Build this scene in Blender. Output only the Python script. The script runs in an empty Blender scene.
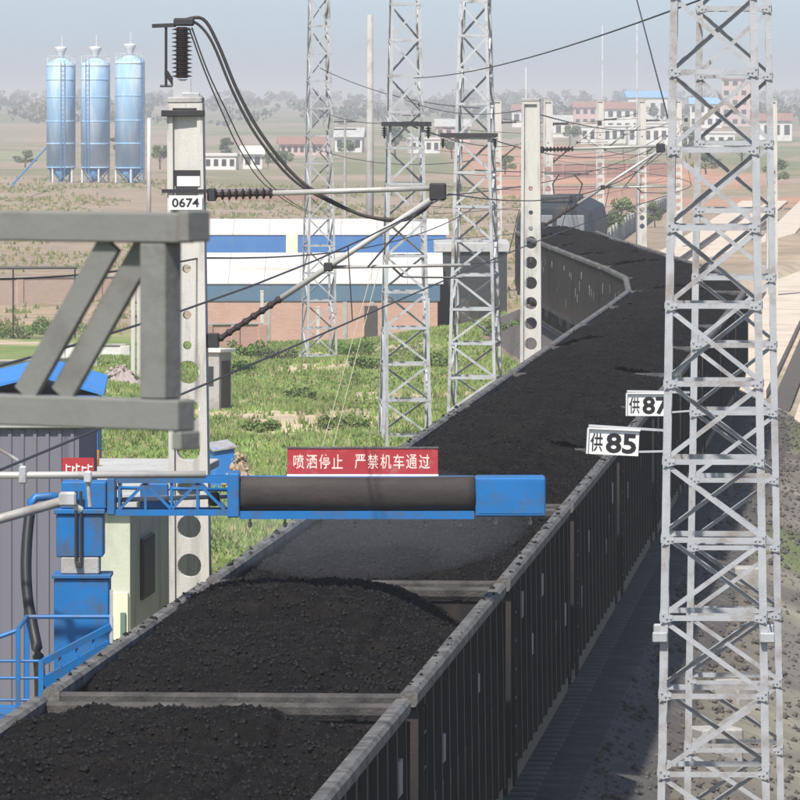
import bpy, math, random
import numpy as np
from mathutils import Vector, Matrix

random.seed(7)
RNG = np.random.default_rng(7)
R = math.radians
SC = bpy.context.scene
COL = SC.collection

# ------------------------------------------------------------------ camera
CAM_H = 8.2            # eye height above the rail heads
FPX = 7000.0           # focal length in pixels of an 800 px wide picture
cam = bpy.data.cameras.new("camera")
cam.sensor_width = 36.0
cam.lens = 36.0 * FPX / 800.0
cam.shift_y = -0.375   # a level camera whose lens is shifted down
cam.clip_start = 0.5
cam.clip_end = 30000.0
cam.dof.use_dof = True
cam.dof.focus_distance = 95.0
cam.dof.aperture_fstop = 46.0
cam_ob = bpy.data.objects.new("camera", cam)
cam_ob.location = (0, 0, CAM_H)
cam_ob.rotation_euler = (R(90), 0, 0)
COL.objects.link(cam_ob)
SC.camera = cam_ob

# ------------------------------------------------------------------ sky and sun
SUN_EL, SUN_AZ = 53.0, 200.0      # azimuth clockwise from +Y (the viewing direction): behind the camera, to the left
world = bpy.data.worlds.new("World")
SC.world = world
world.use_nodes = True
wn = world.node_tree
sky = wn.nodes.new("ShaderNodeTexSky")
sky.sky_type = 'NISHITA'
sky.sun_disc = False
sky.sun_elevation = R(SUN_EL)
sky.sun_rotation = R(SUN_AZ)
sky.air_density = 0.5
sky.dust_density = 1.0
sky.ozone_density = 2.0
bg = wn.nodes["Background"]
bg.inputs[1].default_value = 0.145
wn.links.new(sky.outputs[0], bg.inputs[0])

sun = bpy.data.lights.new("sun", 'SUN')
sun.energy = 5.0
sun.angle = R(1.6)
sun.color = (1.0, 0.955, 0.88)
sun_ob = bpy.data.objects.new("sun", sun)
sd = Vector((math.sin(R(SUN_AZ)) * math.cos(R(SUN_EL)), math.cos(R(SUN_AZ)) * math.cos(R(SUN_EL)), math.sin(R(SUN_EL))))
sun_ob.rotation_euler = sd.to_track_quat('Z', 'Y').to_euler()
sun_ob.location = sd * 100
COL.objects.link(sun_ob)

SC.view_settings.view_transform = 'Standard'
SC.view_settings.look = 'None'
SC.view_settings.gamma = 1.0
SC.view_settings.use_curve_mapping = False
SC.view_settings.exposure = 0.33
SC.cycles.use_denoising = True
SC.cycles.max_bounces = 6
SC.cycles.volume_bounces = 0

# ------------------------------------------------------------------ helpers
def at(px, py, d):
    """a point of the place at distance d that shows at (px, py) of the 800 px photograph"""
    return Vector(((px - 400) * d / FPX, d, CAM_H - (py - 100) * d / FPX))

def xa(px, d): return (px - 400) * d / FPX
def za(py, d): return CAM_H - (py - 100) * d / FPX

def tag(o, label=None, cat=None, group=None, kind=None):
    if label: o["label"] = label
    if cat: o["category"] = cat
    if group: o["group"] = group
    if kind: o["kind"] = kind
    return o

def empty(name, loc=(0, 0, 0), rz=0.0, label=None, cat=None, group=None):
    o = bpy.data.objects.new(name, None)
    o.location = loc
    o.rotation_euler = (0, 0, rz)
    o.empty_display_size = 0.3
    COL.objects.link(o)
    return tag(o, label, cat, group)

def link_mesh(name, me, parent=None, loc=None, rot=None):
    o = bpy.data.objects.new(name, me)
    COL.objects.link(o)
    if parent is not None: o.parent = parent
    if loc is not None: o.location = loc
    if rot is not None: o.rotation_euler = rot
    return o

def copy_tree(o, parent=None):
    c = o.copy()
    COL.objects.link(c)
    c.parent = parent
    for ch in list(o.children):
        copy_tree(ch, c)
    return c

class MB:
    def __init__(self):
        self.v = []; self.f = []; self.smooth = False
    def add(self, vs, fs):
        n = len(self.v)
        self.v += [tuple(p) for p in vs]
        self.f += [tuple(i + n for i in q) for q in fs]
        return self
    def box(self, x0, x1, y0, y1, z0, z1):
        vs = [(x0, y0, z0), (x1, y0, z0), (x1, y1, z0), (x0, y1, z0), (x0, y0, z1), (x1, y0, z1), (x1, y1, z1), (x0, y1, z1)]
        return self.add(vs, [(0, 3, 2, 1), (4, 5, 6, 7), (0, 1, 5, 4), (1, 2, 6, 5), (2, 3, 7, 6), (3, 0, 4, 7)])
    def cbox(self, x0, x1, y0, y1, z0, z1, b=0.01):
        """a box with chamfered edges"""
        xs = (x0, x1); ys = (y0, y1); zs = (z0, z1)
        import itertools
        idx = {}
        vs = []
        for i, j, k in itertools.product((0, 1), repeat=3):
            sx, sy, sz = (1 - 2 * i), (1 - 2 * j), (1 - 2 * k)
            c = (xs[i], ys[j], zs[k])
            idx[i, j, k, 'x'] = len(vs); vs.append((c[0], c[1] + sy * b, c[2] + sz * b))
            idx[i, j, k, 'y'] = len(vs); vs.append((c[0] + sx * b, c[1], c[2] + sz * b))
            idx[i, j, k, 'z'] = len(vs); vs.append((c[0] + sx * b, c[1] + sy * b, c[2]))
        f = []
        for i in (0, 1):
            f.append([idx[i, a, c, 'x'] for a, c in ((0, 0), (1, 0), (1, 1), (0, 1))])
            f.append([idx[a, i, c, 'y'] for a, c in ((0, 0), (1, 0), (1, 1), (0, 1))])
            f.append([idx[a, c, i, 'z'] for a, c in ((0, 0), (1, 0), (1, 1), (0, 1))])
        for a in (0, 1):
            for c in (0, 1):
                f.append([idx[0, a, c, 'y'], idx[1, a, c, 'y'], idx[1, a, c, 'z'], idx[0, a, c, 'z']])
                f.append([idx[a, 0, c, 'x'], idx[a, 1, c, 'x'], idx[a, 1, c, 'z'], idx[a, 0, c, 'z']])
                f.append([idx[a, c, 0, 'x'], idx[a, c, 1, 'x'], idx[a, c, 1, 'y'], idx[a, c, 0, 'y']])
        for i, j, k in itertools.product((0, 1), repeat=3):
            f.append([idx[i, j, k, q] for q in 'xyz'])
        ctr = Vector(((x0 + x1) / 2, (y0 + y1) / 2, (z0 + z1) / 2))
        out = []
        for q in f:
            p = [Vector(vs[i]) for i in q]
            n = (p[1] - p[0]).cross(p[2] - p[0])
            m = sum(p, Vector()) / len(p) - ctr
            out.append(tuple(q) if n.dot(m) > 0 else tuple(reversed(q)))
        return self.add(vs, out)
    def prism(self, p0, p1, prof, up=(0, 0, 1)):
        """prof: 2D points (a, b) swept from p0 to p1; b along up, a sideways"""
        p0 = Vector(p0); p1 = Vector(p1)
        d = (p1 - p0).normalized(); up = Vector(up)
        if abs(d.dot(up)) > 0.99: up = Vector((0, 1, 0)) if abs(d.y) < 0.9 else Vector((1, 0, 0))
        s = d.cross(up).normalized(); u = s.cross(d)
        n = len(prof)
        vs = [p0 + s * a + u * b for a, b in prof] + [p1 + s * a + u * b for a, b in prof]
        fs = [(i, (i + 1) % n, n + (i + 1) % n, n + i) for i in range(n)]
        fs += [tuple(reversed(range(n))), tuple(range(n, 2 * n))]
        return self.add(vs, fs)
    def bar(self, p0, p1, w, h, up=(0, 0, 1)):
        return self.prism(p0, p1, [(-w / 2, -h / 2), (w / 2, -h / 2), (w / 2, h / 2), (-w / 2, h / 2)], up)
    def angle(self, p0, p1, w, t, up=(0, 0, 1), flip=1):
        """an L section"""
        pr = [(0, 0), (w, 0), (w, t), (t, t), (t, w), (0, w)]
        if flip < 0: pr = [(-a, b) for a, b in reversed(pr)]
        return self.prism(p0, p1, pr, up)
    def rod(self, p0, p1, r, n=8):
        return self.prism(p0, p1, [(r * math.cos(2 * math.pi * i / n), r * math.sin(2 * math.pi * i / n)) for i in range(n)])
    def tube(self, pts, r, n=6):
        pts = [Vector(p) for p in pts]
        rings = []
        for i, p in enumerate(pts):
            d = (pts[min(i + 1, len(pts) - 1)] - pts[max(i - 1, 0)]).normalized()
            up = Vector((0, 0, 1)) if abs(d.z) < 0.95 else Vector((0, 1, 0))
            s = d.cross(up).normalized(); u = s.cross(d)
            rr = r[i] if isinstance(r, (list, tuple)) else r
            rings.append([p + s * rr * math.cos(2 * math.pi * k / n) + u * rr * math.sin(2 * math.pi * k / n) for k in range(n)])
        vs = [q for g in rings for q in g]
        fs = []
        for i in range(len(pts) - 1):
            for k in range(n):
                fs.append((i * n + k, i * n + (k + 1) % n, (i + 1) * n + (k + 1) % n, (i + 1) * n + k))
        fs.append(tuple(reversed(range(n)))); fs.append(tuple(range((len(pts) - 1) * n, len(pts) * n)))
        return self.add(vs, fs)
    def lathe(self, prof, n=16, c=(0, 0, 0), axis='z'):
        """prof: (radius, height) pairs"""
        vs = []
        for r_, z in prof:
            for k in range(n):
                a = 2 * math.pi * k / n
                p = (r_ * math.cos(a), r_ * math.sin(a), z)
                if axis == 'x': p = (p[2], p[0], p[1])
                if axis == 'y': p = (p[1], p[2], p[0])
                vs.append((p[0] + c[0], p[1] + c[1], p[2] + c[2]))
        fs = []
        for i in range(len(prof) - 1):
            for k in range(n):
                fs.append((i * n + k, i * n + (k + 1) % n, (i + 1) * n + (k + 1) % n, (i + 1) * n + k))
        fs.append(tuple(reversed(range(n)))); fs.append(tuple(range((len(prof) - 1) * n, len(prof) * n)))
        return self.add(vs, fs)
    def xf(self, m):
        self.v = [tuple(m @ Vector(p)) for p in self.v]
        return self
    def mesh(self, name, mat):
        me = bpy.data.meshes.new(name)
        me.from_pydata(self.v, [], self.f)
        if self.smooth:
            me.polygons.foreach_set("use_smooth", [True] * len(me.polygons))
        me.materials.append(mat)
        me.update()
        return me
    def sm(self):
        self.smooth = True
        return self
    def build(self, name, mat, parent=None, loc=None, rot=None):
        return link_mesh(name, self.mesh(name, mat), parent, loc, rot)

def np_mesh(name, V, F, mat, smooth=False, colors=None):
    V = np.asarray(V, dtype=np.float32); F = np.asarray(F, dtype=np.int32)
    k = F.shape[1]
    me = bpy.data.meshes.new(name)
    me.vertices.add(len(V)); me.vertices.foreach_set("co", V.ravel())
    me.loops.add(F.size); me.loops.foreach_set("vertex_index", F.ravel())
    me.polygons.add(len(F)); me.polygons.foreach_set("loop_start", np.arange(0, F.size, k, dtype=np.int32))
    me.polygons.foreach_set("loop_total", np.full(len(F), k, dtype=np.int32))
    if smooth: me.polygons.foreach_set("use_smooth", np.ones(len(F), dtype=bool))
    me.update(calc_edges=True)
    if colors is not None:
        ca = me.color_attributes.new("tint", 'FLOAT_COLOR', 'POINT')
        c4 = np.ones((len(V), 4), dtype=np.float32); c4[:, :3] = colors
        ca.data.foreach_set("color", c4.ravel())
    me.materials.append(mat)
    me.validate()
    return me

# value noise in numpy
_PERM = RNG.random((256, 256)).astype(np.float32)
def vnoise(x, y):
    xi = np.floor(x).astype(int); yi = np.floor(y).astype(int)
    fx = x - xi; fy = y - yi
    fx = fx * fx * (3 - 2 * fx); fy = fy * fy * (3 - 2 * fy)
    a = _PERM[xi % 256, yi % 256]; b = _PERM[(xi + 1) % 256, yi % 256]
    c = _PERM[xi % 256, (yi + 1) % 256]; d = _PERM[(xi + 1) % 256, (yi + 1) % 256]
    return (a * (1 - fx) + b * fx) * (1 - fy) + (c * (1 - fx) + d * fx) * fy - 0.5
def fbm(x, y, o=4):
    s = 0; a = 1.0
    for i in range(o):
        s = s + a * vnoise(x * 2 ** i + 17.3 * i, y * 2 ** i + 5.1 * i); a *= 0.5
    return s

# ------------------------------------------------------------------ materials
def nd(nt, t, **kw):
    n = nt.nodes.new(t)
    for k, v in kw.items(): setattr(n, k, v)
    return n

def mat(name, col, rough=0.7, metal=0.0, var=0.25, scale=3.0, bump=0.0, bscale=40.0, stain=None, stain_amt=0.5, sscale=1.2, stretch=None, spec=0.4):
    m = bpy.data.materials.new(name); m.use_nodes = True
    nt = m.node_tree; L = nt.links
    b = nt.nodes["Principled BSDF"]
    b.inputs["Roughness"].default_value = rough
    b.inputs["Metallic"].default_value = metal
    b.inputs["Specular IOR Level"].default_value = spec
    tc = nd(nt, "ShaderNodeTexCoord")
    mp = nd(nt, "ShaderNodeMapping")
    if stretch: mp.inputs["Scale"].default_value = stretch
    L.new(tc.outputs["Object"], mp.inputs["Vector"])
    n1 = nd(nt, "ShaderNodeTexNoise"); n1.inputs["Scale"].default_value = scale; n1.inputs["Detail"].default_value = 5
    L.new(mp.outputs[0], n1.inputs["Vector"])
    mx = nd(nt, "ShaderNodeMix", data_type='RGBA')
    c = Vector(col)
    mx.inputs[6].default_value = (*(c * (1 - var)), 1)
    mx.inputs[7].default_value = (*[min(0.9, q * (1 + var)) for q in c], 1)
    L.new(n1.outputs[0], mx.inputs[0])
    out = mx.outputs[2]
    if stain:
        n2 = nd(nt, "ShaderNodeTexNoise"); n2.inputs["Scale"].default_value = sscale; n2.inputs["Detail"].default_value = 7
        n2.inputs["Roughness"].default_value = 0.65
        L.new(mp.outputs[0], n2.inputs["Vector"])
        rp = nd(nt, "ShaderNodeValToRGB")
        rp.color_ramp.elements[0].position = 0.62 - 0.3 * stain_amt
        rp.color_ramp.elements[1].position = 0.82 - 0.2 * stain_amt
        L.new(n2.outputs[0], rp.inputs[0])
        m2 = nd(nt, "ShaderNodeMix", data_type='RGBA')
        L.new(rp.outputs[0], m2.inputs[0]); L.new(out, m2.inputs[6]); m2.inputs[7].default_value = (*stain, 1)
        out = m2.outputs[2]
    L.new(out, b.inputs["Base Color"])
    if bump > 0:
        n3 = nd(nt, "ShaderNodeTexNoise"); n3.inputs["Scale"].default_value = bscale; n3.inputs["Detail"].default_value = 4
        L.new(tc.outputs["Object"], n3.inputs["Vector"])
        bp = nd(nt, "ShaderNodeBump"); bp.inputs["Strength"].default_value = bump; bp.inputs["Distance"].default_value = 0.05
        L.new(n3.outputs[0], bp.inputs["Height"]); L.new(bp.outputs[0], b.inputs["Normal"])
    return m

def tint_mat(name, rough=0.9, var=0.25, scale=0.6, bump=0.3, bscale=3.0, trans=0.0):
    """colour of the thing itself kept per vertex, broken up by noise"""
    m = bpy.data.materials.new(name); m.use_nodes = True
    nt = m.node_tree; L = nt.links; b = nt.nodes["Principled BSDF"]
    b.inputs["Roughness"].default_value = rough
    b.inputs["Specular IOR Level"].default_value = 0.2
    a = nd(nt, "ShaderNodeAttribute"); a.attribute_name = "tint"
    tc = nd(nt, "ShaderNodeTexCoord")
    n1 = nd(nt, "ShaderNodeTexNoise"); n1.inputs["Scale"].default_value = scale; n1.inputs["Detail"].default_value = 8; n1.inputs["Roughness"].default_value = 0.7
    L.new(tc.outputs["Object"], n1.inputs["Vector"])
    mr = nd(nt, "ShaderNodeMapRange"); mr.inputs[1].default_value = 0.3; mr.inputs[2].default_value = 0.7
    mr.inputs[3].default_value = 1 - var; mr.inputs[4].default_value = 1 + var
    L.new(n1.outputs[0], mr.inputs[0])
    mx = nd(nt, "ShaderNodeVectorMath", operation='SCALE')
    L.new(a.outputs["Color"], mx.inputs[0]); L.new(mr.outputs[0], mx.inputs["Scale"])
    L.new(mx.outputs[0], b.inputs["Base Color"])
    if bump:
        n3 = nd(nt, "ShaderNodeTexNoise"); n3.inputs["Scale"].default_value = bscale; n3.inputs["Detail"].default_value = 6
        L.new(tc.outputs["Object"], n3.inputs["Vector"])
        bp = nd(nt, "ShaderNodeBump"); bp.inputs["Strength"].default_value = bump; bp.inputs["Distance"].default_value = 0.15
        L.new(n3.outputs[0], bp.inputs["Height"]); L.new(bp.outputs[0], b.inputs["Normal"])
    return m

def brick_mat(name, c1, c2, mortar, sc=1.0):
    m = bpy.data.materials.new(name); m.use_nodes = True
    nt = m.node_tree; L = nt.links; b = nt.nodes["Principled BSDF"]
    b.inputs["Roughness"].default_value = 0.9
    tc = nd(nt, "ShaderNodeTexCoord"); mp = nd(nt, "ShaderNodeMapping"); mp.inputs["Rotation"].default_value = (R(90), 0, 0)
    L.new(tc.outputs["Object"], mp.inputs["Vector"])
    br = nd(nt, "ShaderNodeTexBrick"); br.inputs["Scale"].default_value = sc
    br.inputs["Color1"].default_value = (*c1, 1); br.inputs["Color2"].default_value = (*c2, 1); br.inputs["Mortar"].default_value = (*mortar, 1)
    br.inputs["Brick Width"].default_value = 0.25; br.inputs["Row Height"].default_value = 0.075; br.inputs["Mortar Size"].default_value = 0.01
    L.new(mp.outputs[0], br.inputs["Vector"])
    n = nd(nt, "ShaderNodeTexNoise"); n.inputs["Scale"].default_value = 0.8; n.inputs["Detail"].default_value = 6
    L.new(tc.outputs["Object"], n.inputs["Vector"])
    mx = nd(nt, "ShaderNodeMix", data_type='RGBA', blend_type='MULTIPLY'); mx.inputs[0].default_value = 0.3
    L.new(br.outputs[0], mx.inputs[6]); L.new(n.outputs[0], mx.inputs[7])
    bc = nd(nt, "ShaderNodeBrightContrast"); bc.inputs[1].default_value = 0.08
    L.new(mx.outputs[2], bc.inputs[0]); L.new(bc.outputs[0], b.inputs["Base Color"])
    return m

M = {}
M['galv'] = mat("galvanised_steel", (0.40, 0.41, 0.42), 0.5, 0.2, 0.25, 3.5, 0.1, 50, stain=(0.24, 0.19, 0.15), stain_amt=0.38, sscale=3)
M['galv_old'] = mat("weathered_galvanised_steel", (0.43, 0.44, 0.45), 0.6, 0.15, 0.2, 1.5, stain=(0.17, 0.12, 0.09), stain_amt=0.35, sscale=2)
M['concrete'] = mat("pole_concrete", (0.52, 0.505, 0.465), 0.9, 0, 0.14, 4, 0.15, 60, stain=(0.27, 0.25, 0.22), stain_amt=0.4, sscale=2.0, stretch=(3, 3, 0.6))
M['concrete_d'] = mat("old_concrete", (0.36, 0.35, 0.33), 0.9, 0, 0.2, 2, 0.2, 40, stain=(0.16, 0.15, 0.13), stain_amt=0.4)
M['coal'] = mat("coal", (0.009, 0.0084, 0.0084), 0.9, 0, 0.6, 7, 1.0, 45, stain=(0.023, 0.019, 0.0155), stain_amt=0.5, sscale=1.6, spec=0.10)
M['lump'] = mat("coal_lump", (0.0105, 0.0098, 0.010), 0.6, 0, 0.7, 9, 0.5, 60, spec=0.22)
M['wagon'] = mat("wagon_paint", (0.020, 0.019, 0.0185), 0.62, 0, 0.35, 2.2, 0.1, 30, stain=(0.05, 0.04, 0.032), stain_amt=0.45, sscale=1.5, stretch=(1, 0.7, 0.22), spec=0.2)
M['wagon_in'] = mat("wagon_inner_steel", (0.05, 0.045, 0.042), 0.8, 0, 0.3, 2, stain=(0.1, 0.075, 0.05), stain_amt=0.5)
M['rim'] = mat("dusty_rim_steel", (0.15, 0.145, 0.135), 0.8, 0, 0.45, 7, 0.3, 40, stain=(0.035, 0.032, 0.03), stain_amt=0.72, sscale=3.0)
M['end_rim'] = mat("coal_stained_end_chord", (0.075, 0.07, 0.065), 0.85, 0, 0.45, 6, 0.3, 40, stain=(0.025, 0.023, 0.022), stain_amt=0.8, sscale=2.5)
M['latch'] = mat("worn_latch_steel", (0.19, 0.18, 0.165), 0.7, 0.0, 0.6, 8)
M['under'] = mat("underframe_grime", (0.03, 0.027, 0.024), 0.8, 0, 0.3, 3)
M['steel_d'] = mat("dark_steel", (0.045, 0.043, 0.045), 0.5, 0.3, 0.3, 6)
M['rail'] = mat("rail_steel", (0.10, 0.075, 0.06), 0.45, 0.6, 0.3, 3)
M['insul'] = mat("brown_porcelain", (0.035, 0.024, 0.021), 0.25, 0, 0.2, 5, spec=0.6)
M['tube'] = mat("cantilever_tube", (0.46, 0.45, 0.42), 0.5, 0.25, 0.15, 4, stain=(0.22, 0.18, 0.15), stain_amt=0.3)
M['wire'] = mat("weathered_wire", (0.05, 0.045, 0.045), 0.6, 0.3, 0.2, 3)
M['guy'] = mat("pale_guy_wire", (0.45, 0.45, 0.30), 0.6, 0.1, 0.2, 3)
M['frame'] = mat("grey_frame_paint", (0.175, 0.175, 0.162), 0.65, 0, 0.14, 9, 0.06, 60, stain=(0.12, 0.11, 0.10), stain_amt=0.3, sscale=7)
M['blue'] = mat("blue_machine_paint", (0.010, 0.135, 0.37), 0.45, 0, 0.2, 3, 0.03, 20, stain=(0.075, 0.085, 0.095), stain_amt=0.45, sscale=3.5)
M['blue_roof'] = mat("blue_roof_sheet", (0.035, 0.21, 0.58), 0.5, 0, 0.15, 1.5, stain=(0.12, 0.2, 0.32), stain_amt=0.3)
M['rubber'] = mat("dark_tarpaulin", (0.034, 0.028, 0.026), 0.8, 0, 0.35, 4, 0.15, 12, stain=(0.075, 0.062, 0.054), stain_amt=0.4, stretch=(0.5, 2, 2))
M['hose'] = mat("black_hose", (0.018, 0.018, 0.02), 0.45, 0, 0.2, 5)
M['red'] = mat("red_sign_paint", (0.37, 0.030, 0.036), 0.55, 0, 0.15, 4, stain=(0.38, 0.12, 0.11), stain_amt=0.3, sscale=5)
M['white'] = mat("white_sign_paint", (0.74, 0.74, 0.71), 0.55, 0, 0.06, 5, stain=(0.5, 0.49, 0.46), stain_amt=0.2, sscale=6)
M['pinkw'] = mat("faded_letter_paint", (0.80, 0.56, 0.46), 0.6, 0, 0.08, 5)
M['black'] = mat("black_letter_paint", (0.016, 0.016, 0.018), 0.6, 0, 0.1, 5)
M['silo'] = mat("pale_blue_silo_paint", (0.30, 0.50, 0.70), 0.5, 0, 0.16, 0.8, stain=(0.60, 0.68, 0.74), stain_amt=0.55, sscale=0.6, stretch=(1.5, 1.5, 0.3))
M['silo_d'] = mat("silo_skirt_paint", (0.10, 0.24, 0.45), 0.6, 0, 0.2, 1)
M['silo_w'] = mat("silo_white_steel", (0.62, 0.64, 0.64), 0.5, 0, 0.1, 2)
M['roofw'] = mat("white_roof_sheet", (0.60, 0.575, 0.55), 0.6, 0, 0.06, 0.5, stain=(0.55, 0.44, 0.34), stain_amt=0.3, sscale=0.35, stretch=(0.6, 2.0, 1))
M['fascia'] = mat("blue_fascia", (0.055, 0.17, 0.40), 0.6, 0, 0.2, 0.6, stain=(0.12, 0.21, 0.33), stain_amt=0.4, sscale=0.5)
M['fascia_g'] = mat("grey_blue_fascia", (0.085, 0.155, 0.235), 0.65, 0, 0.2, 0.6, stain=(0.15, 0.18, 0.2), stain_amt=0.45, sscale=0.5)
M['brick'] = brick_mat("red_brick", (0.52, 0.225, 0.14), (0.44, 0.18, 0.11), (0.38, 0.34, 0.3))
M['brick2'] = brick_mat("old_brick", (0.46, 0.30, 0.21), (0.40, 0.25, 0.18), (0.36, 0.32, 0.27))
M['plaster'] = mat("green_beige_plaster", (0.50, 0.52, 0.42), 0.9, 0, 0.12, 1.5, 0.1, 20, stain=(0.28, 0.28, 0.24), stain_amt=0.4, stretch=(1, 1, 0.4))
M['plaster_w'] = mat("whitewash", (0.66, 0.65, 0.61), 0.9, 0, 0.08, 1.0, stain=(0.46, 0.43, 0.39), stain_amt=0.4, sscale=0.6)
M['plaster_y'] = mat("pale_yellow_board", (0.68, 0.68, 0.50), 0.8, 0, 0.08, 2)
M['plaster_p'] = mat("pink_plaster", (0.56, 0.40, 0.36), 0.9, 0, 0.1, 1)
M['cladding'] = mat("lilac_grey_cladding", (0.155, 0.15, 0.185), 0.7, 0, 0.12, 1.2, stain=(0.14, 0.13, 0.13), stain_amt=0.35, stretch=(1.5, 1.5, 0.3))
M['grey_roof'] = mat("grey_slab_roof", (0.42, 0.42, 0.40), 0.9, 0, 0.15, 0.8, stain=(0.24, 0.235, 0.22), stain_amt=0.4)
M['glass'] = mat("window_glass", (0.03, 0.035, 0.04), 0.1, 0, 0.1, 2, spec=0.7)
M['cabglass'] = mat("cab_windscreen", (0.22, 0.23, 0.24), 0.12, 0, 0.1, 2, spec=0.8)
M['tile_r'] = mat("red_tile_roof", (0.27, 0.15, 0.115), 0.85, 0, 0.2, 0.6)
M['steelblue'] = mat("sky_blue_shed_roof", (0.22, 0.42, 0.62), 0.5, 0, 0.1, 0.5)
M['door'] = mat("dark_wood_door", (0.07, 0.06, 0.055), 0.7, 0, 0.2, 3)
M['orange'] = mat("orange_drum_paint", (0.62, 0.22, 0.04), 0.5, 0, 0.15, 5, stain=(0.3, 0.1, 0.04), stain_amt=0.3)
M['green_box'] = mat("grey_green_paint", (0.12, 0.19, 0.16), 0.7, 0, 0.15, 1)
M['loco'] = mat("locomotive_paint", (0.028, 0.038, 0.048), 0.7, 0, 0.3, 1.5, stain=(0.07, 0.06, 0.05), stain_amt=0.4)
M['loco_d'] = mat("locomotive_roof", (0.04, 0.042, 0.045), 0.6, 0, 0.3, 2)
M['platform'] = mat("beige_platform_concrete", (0.56, 0.48, 0.38), 0.9, 0, 0.12, 0.5, 0.1, 10, stain=(0.38, 0.32, 0.26), stain_amt=0.4, sscale=0.4)  # beige of the slab concrete itself
M['dirt'] = mat("loose_dirt", (0.36, 0.27, 0.185), 0.95, 0, 0.25, 3, 0.6, 12)
M['rubble'] = mat("pinkish_rubble", (0.36, 0.30, 0.28), 0.95, 0, 0.25, 4, 0.5, 10)
M['ballast'] = mat("coal_stained_ballast", (0.085, 0.078, 0.072), 0.95, 0, 0.6, 14, 0.8, 20, stain=(0.15, 0.135, 0.115), stain_amt=0.4, sscale=2.5)
M['sleeper'] = mat("concrete_sleeper", (0.19, 0.18, 0.165), 0.9, 0, 0.2, 4)
M['bark'] = mat("bark", (0.10, 0.075, 0.055), 0.9, 0, 0.3, 5)
M['leaf'] = tint_mat("foliage", 0.7, 0.3, 1.5, 0)
M['grass'] = tint_mat("grass_blades", 0.7, 0.2, 0.6, 0)
M['ground'] = tint_mat("ground_soil", 0.95, 0.32, 0.35, 0.5, 2.2)

# ------------------------------------------------------------------ the line of the railway
HEAD = math.atan(505.0 / FPX)
S0, RAD, DEL = 178.0, 300.0, R(6.0)
def track(d):
    """centre of the coal train's track at arc-length-like distance d: (x, y, heading clockwise from +Y)"""
    if d <= S0:
        return (0.07214 * d - 5.73, d, HEAD)
    x0, y0 = 0.07214 * S0 - 5.73, S0
    a = min((d - S0) / RAD, DEL)
    th = HEAD - a
    x = x0 + RAD * (math.cos(th) - math.cos(HEAD)); y = y0 + RAD * (math.sin(HEAD) - math.sin(th))
    rest = (d - S0) - RAD * a
    if rest > 0:
        r1 = min(rest, 48.0)
        x += math.sin(th) * r1; y += math.cos(th) * r1
        rest -= r1
    if rest > 0:                    # a gentle curve back to the right
        a2 = min(rest / 240.0, R(9)); t2 = th + a2
        x += 240.0 * (math.cos(th) - math.cos(t2)); y += 240.0 * (math.sin(t2) - math.sin(th)); th = t2
        rest -= 240.0 * a2
        x += math.sin(th) * rest; y += math.cos(th) * rest
    return (x, y, th)
_TD = np.arange(-20, 1500, 1.0)
_TX = np.array([track(d)[0] for d in _TD]); _TY = np.array([track(d)[1] for d in _TD])
def trackx(y):
    return np.interp(y, _TY, _TX)

# ------------------------------------------------------------------ ground
def sstep(a, b, x):
    t = np.clip((x - a) / (b - a), 0, 1)
    return t * t * (3 - 2 * t)

def ground_z(X, Y):
    X = np.asarray(X, dtype=float); Y = np.asarray(Y, dtype=float)
    z = -1.2 + 0.25 * fbm(X / 23 + 3, Y / 31 + 9, 3)
    dx = X - trackx(Y)
    left = sstep(2.8, 9.0, -dx) * (1 - sstep(232, 278, Y)) * sstep(60, 120, Y)
    z = z + left * (0.25 + 0.75 * fbm(X / 6 + 40, Y / 14 + 3, 4))
    z = z - 0.7 * sstep(230, 300, Y) * (1 - sstep(360, 520, Y)) * sstep(4, 10, -dx)
    # the formation under the coal train
    emb = (1 - sstep(2.6, 4.6, np.abs(dx))) * (1 - sstep(700, 900, Y))
    z = z * (1 - emb) + emb * -0.62
    far = sstep(600, 1500, Y)
    z = z + far * (2.2 * fbm(X / 160 + 1, Y / 400, 3))
    z = z + 8.5 * sstep(1300, 5200, Y)
    # terraces of red earth beyond the train
    ter = sstep(620, 760, Y) * (1 - sstep(1300, 1600, Y)) * sstep(5, 30, X)
    q = fbm(X / 60 + 8, Y / 90 + 2, 3) * 3.2
    z = z + ter * (np.floor(q * 2) / 2 * 0.55 + q * 0.25)
    yard = sstep(2.5, 5, dx) * sstep(185, 200, Y) * (1 - sstep(640, 700, Y))
    z = z * (1 - yard) + yard * -1.3
    # gentle brown rise left of the silos' foot
    z = z + 0.8 * sstep(420, 560, Y) * (1 - sstep(760, 1000, Y)) * sstep(-10, -30, X)
    return z

def axis(dense, near, step, far, growth):
    p = list(np.arange(dense[0], dense[1], step))
    s = step; x = dense[1]
    while x < far[1]:
        p.append(x); s *= growth; x += s
    p.append(far[1])
    s = step; x = dense[0] - step; lo = []
    while x > far[0]:
        lo.append(x); s *= growth; x -= s
    lo.append(far[0])
    return np.array(lo[::-1] + p)

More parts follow.
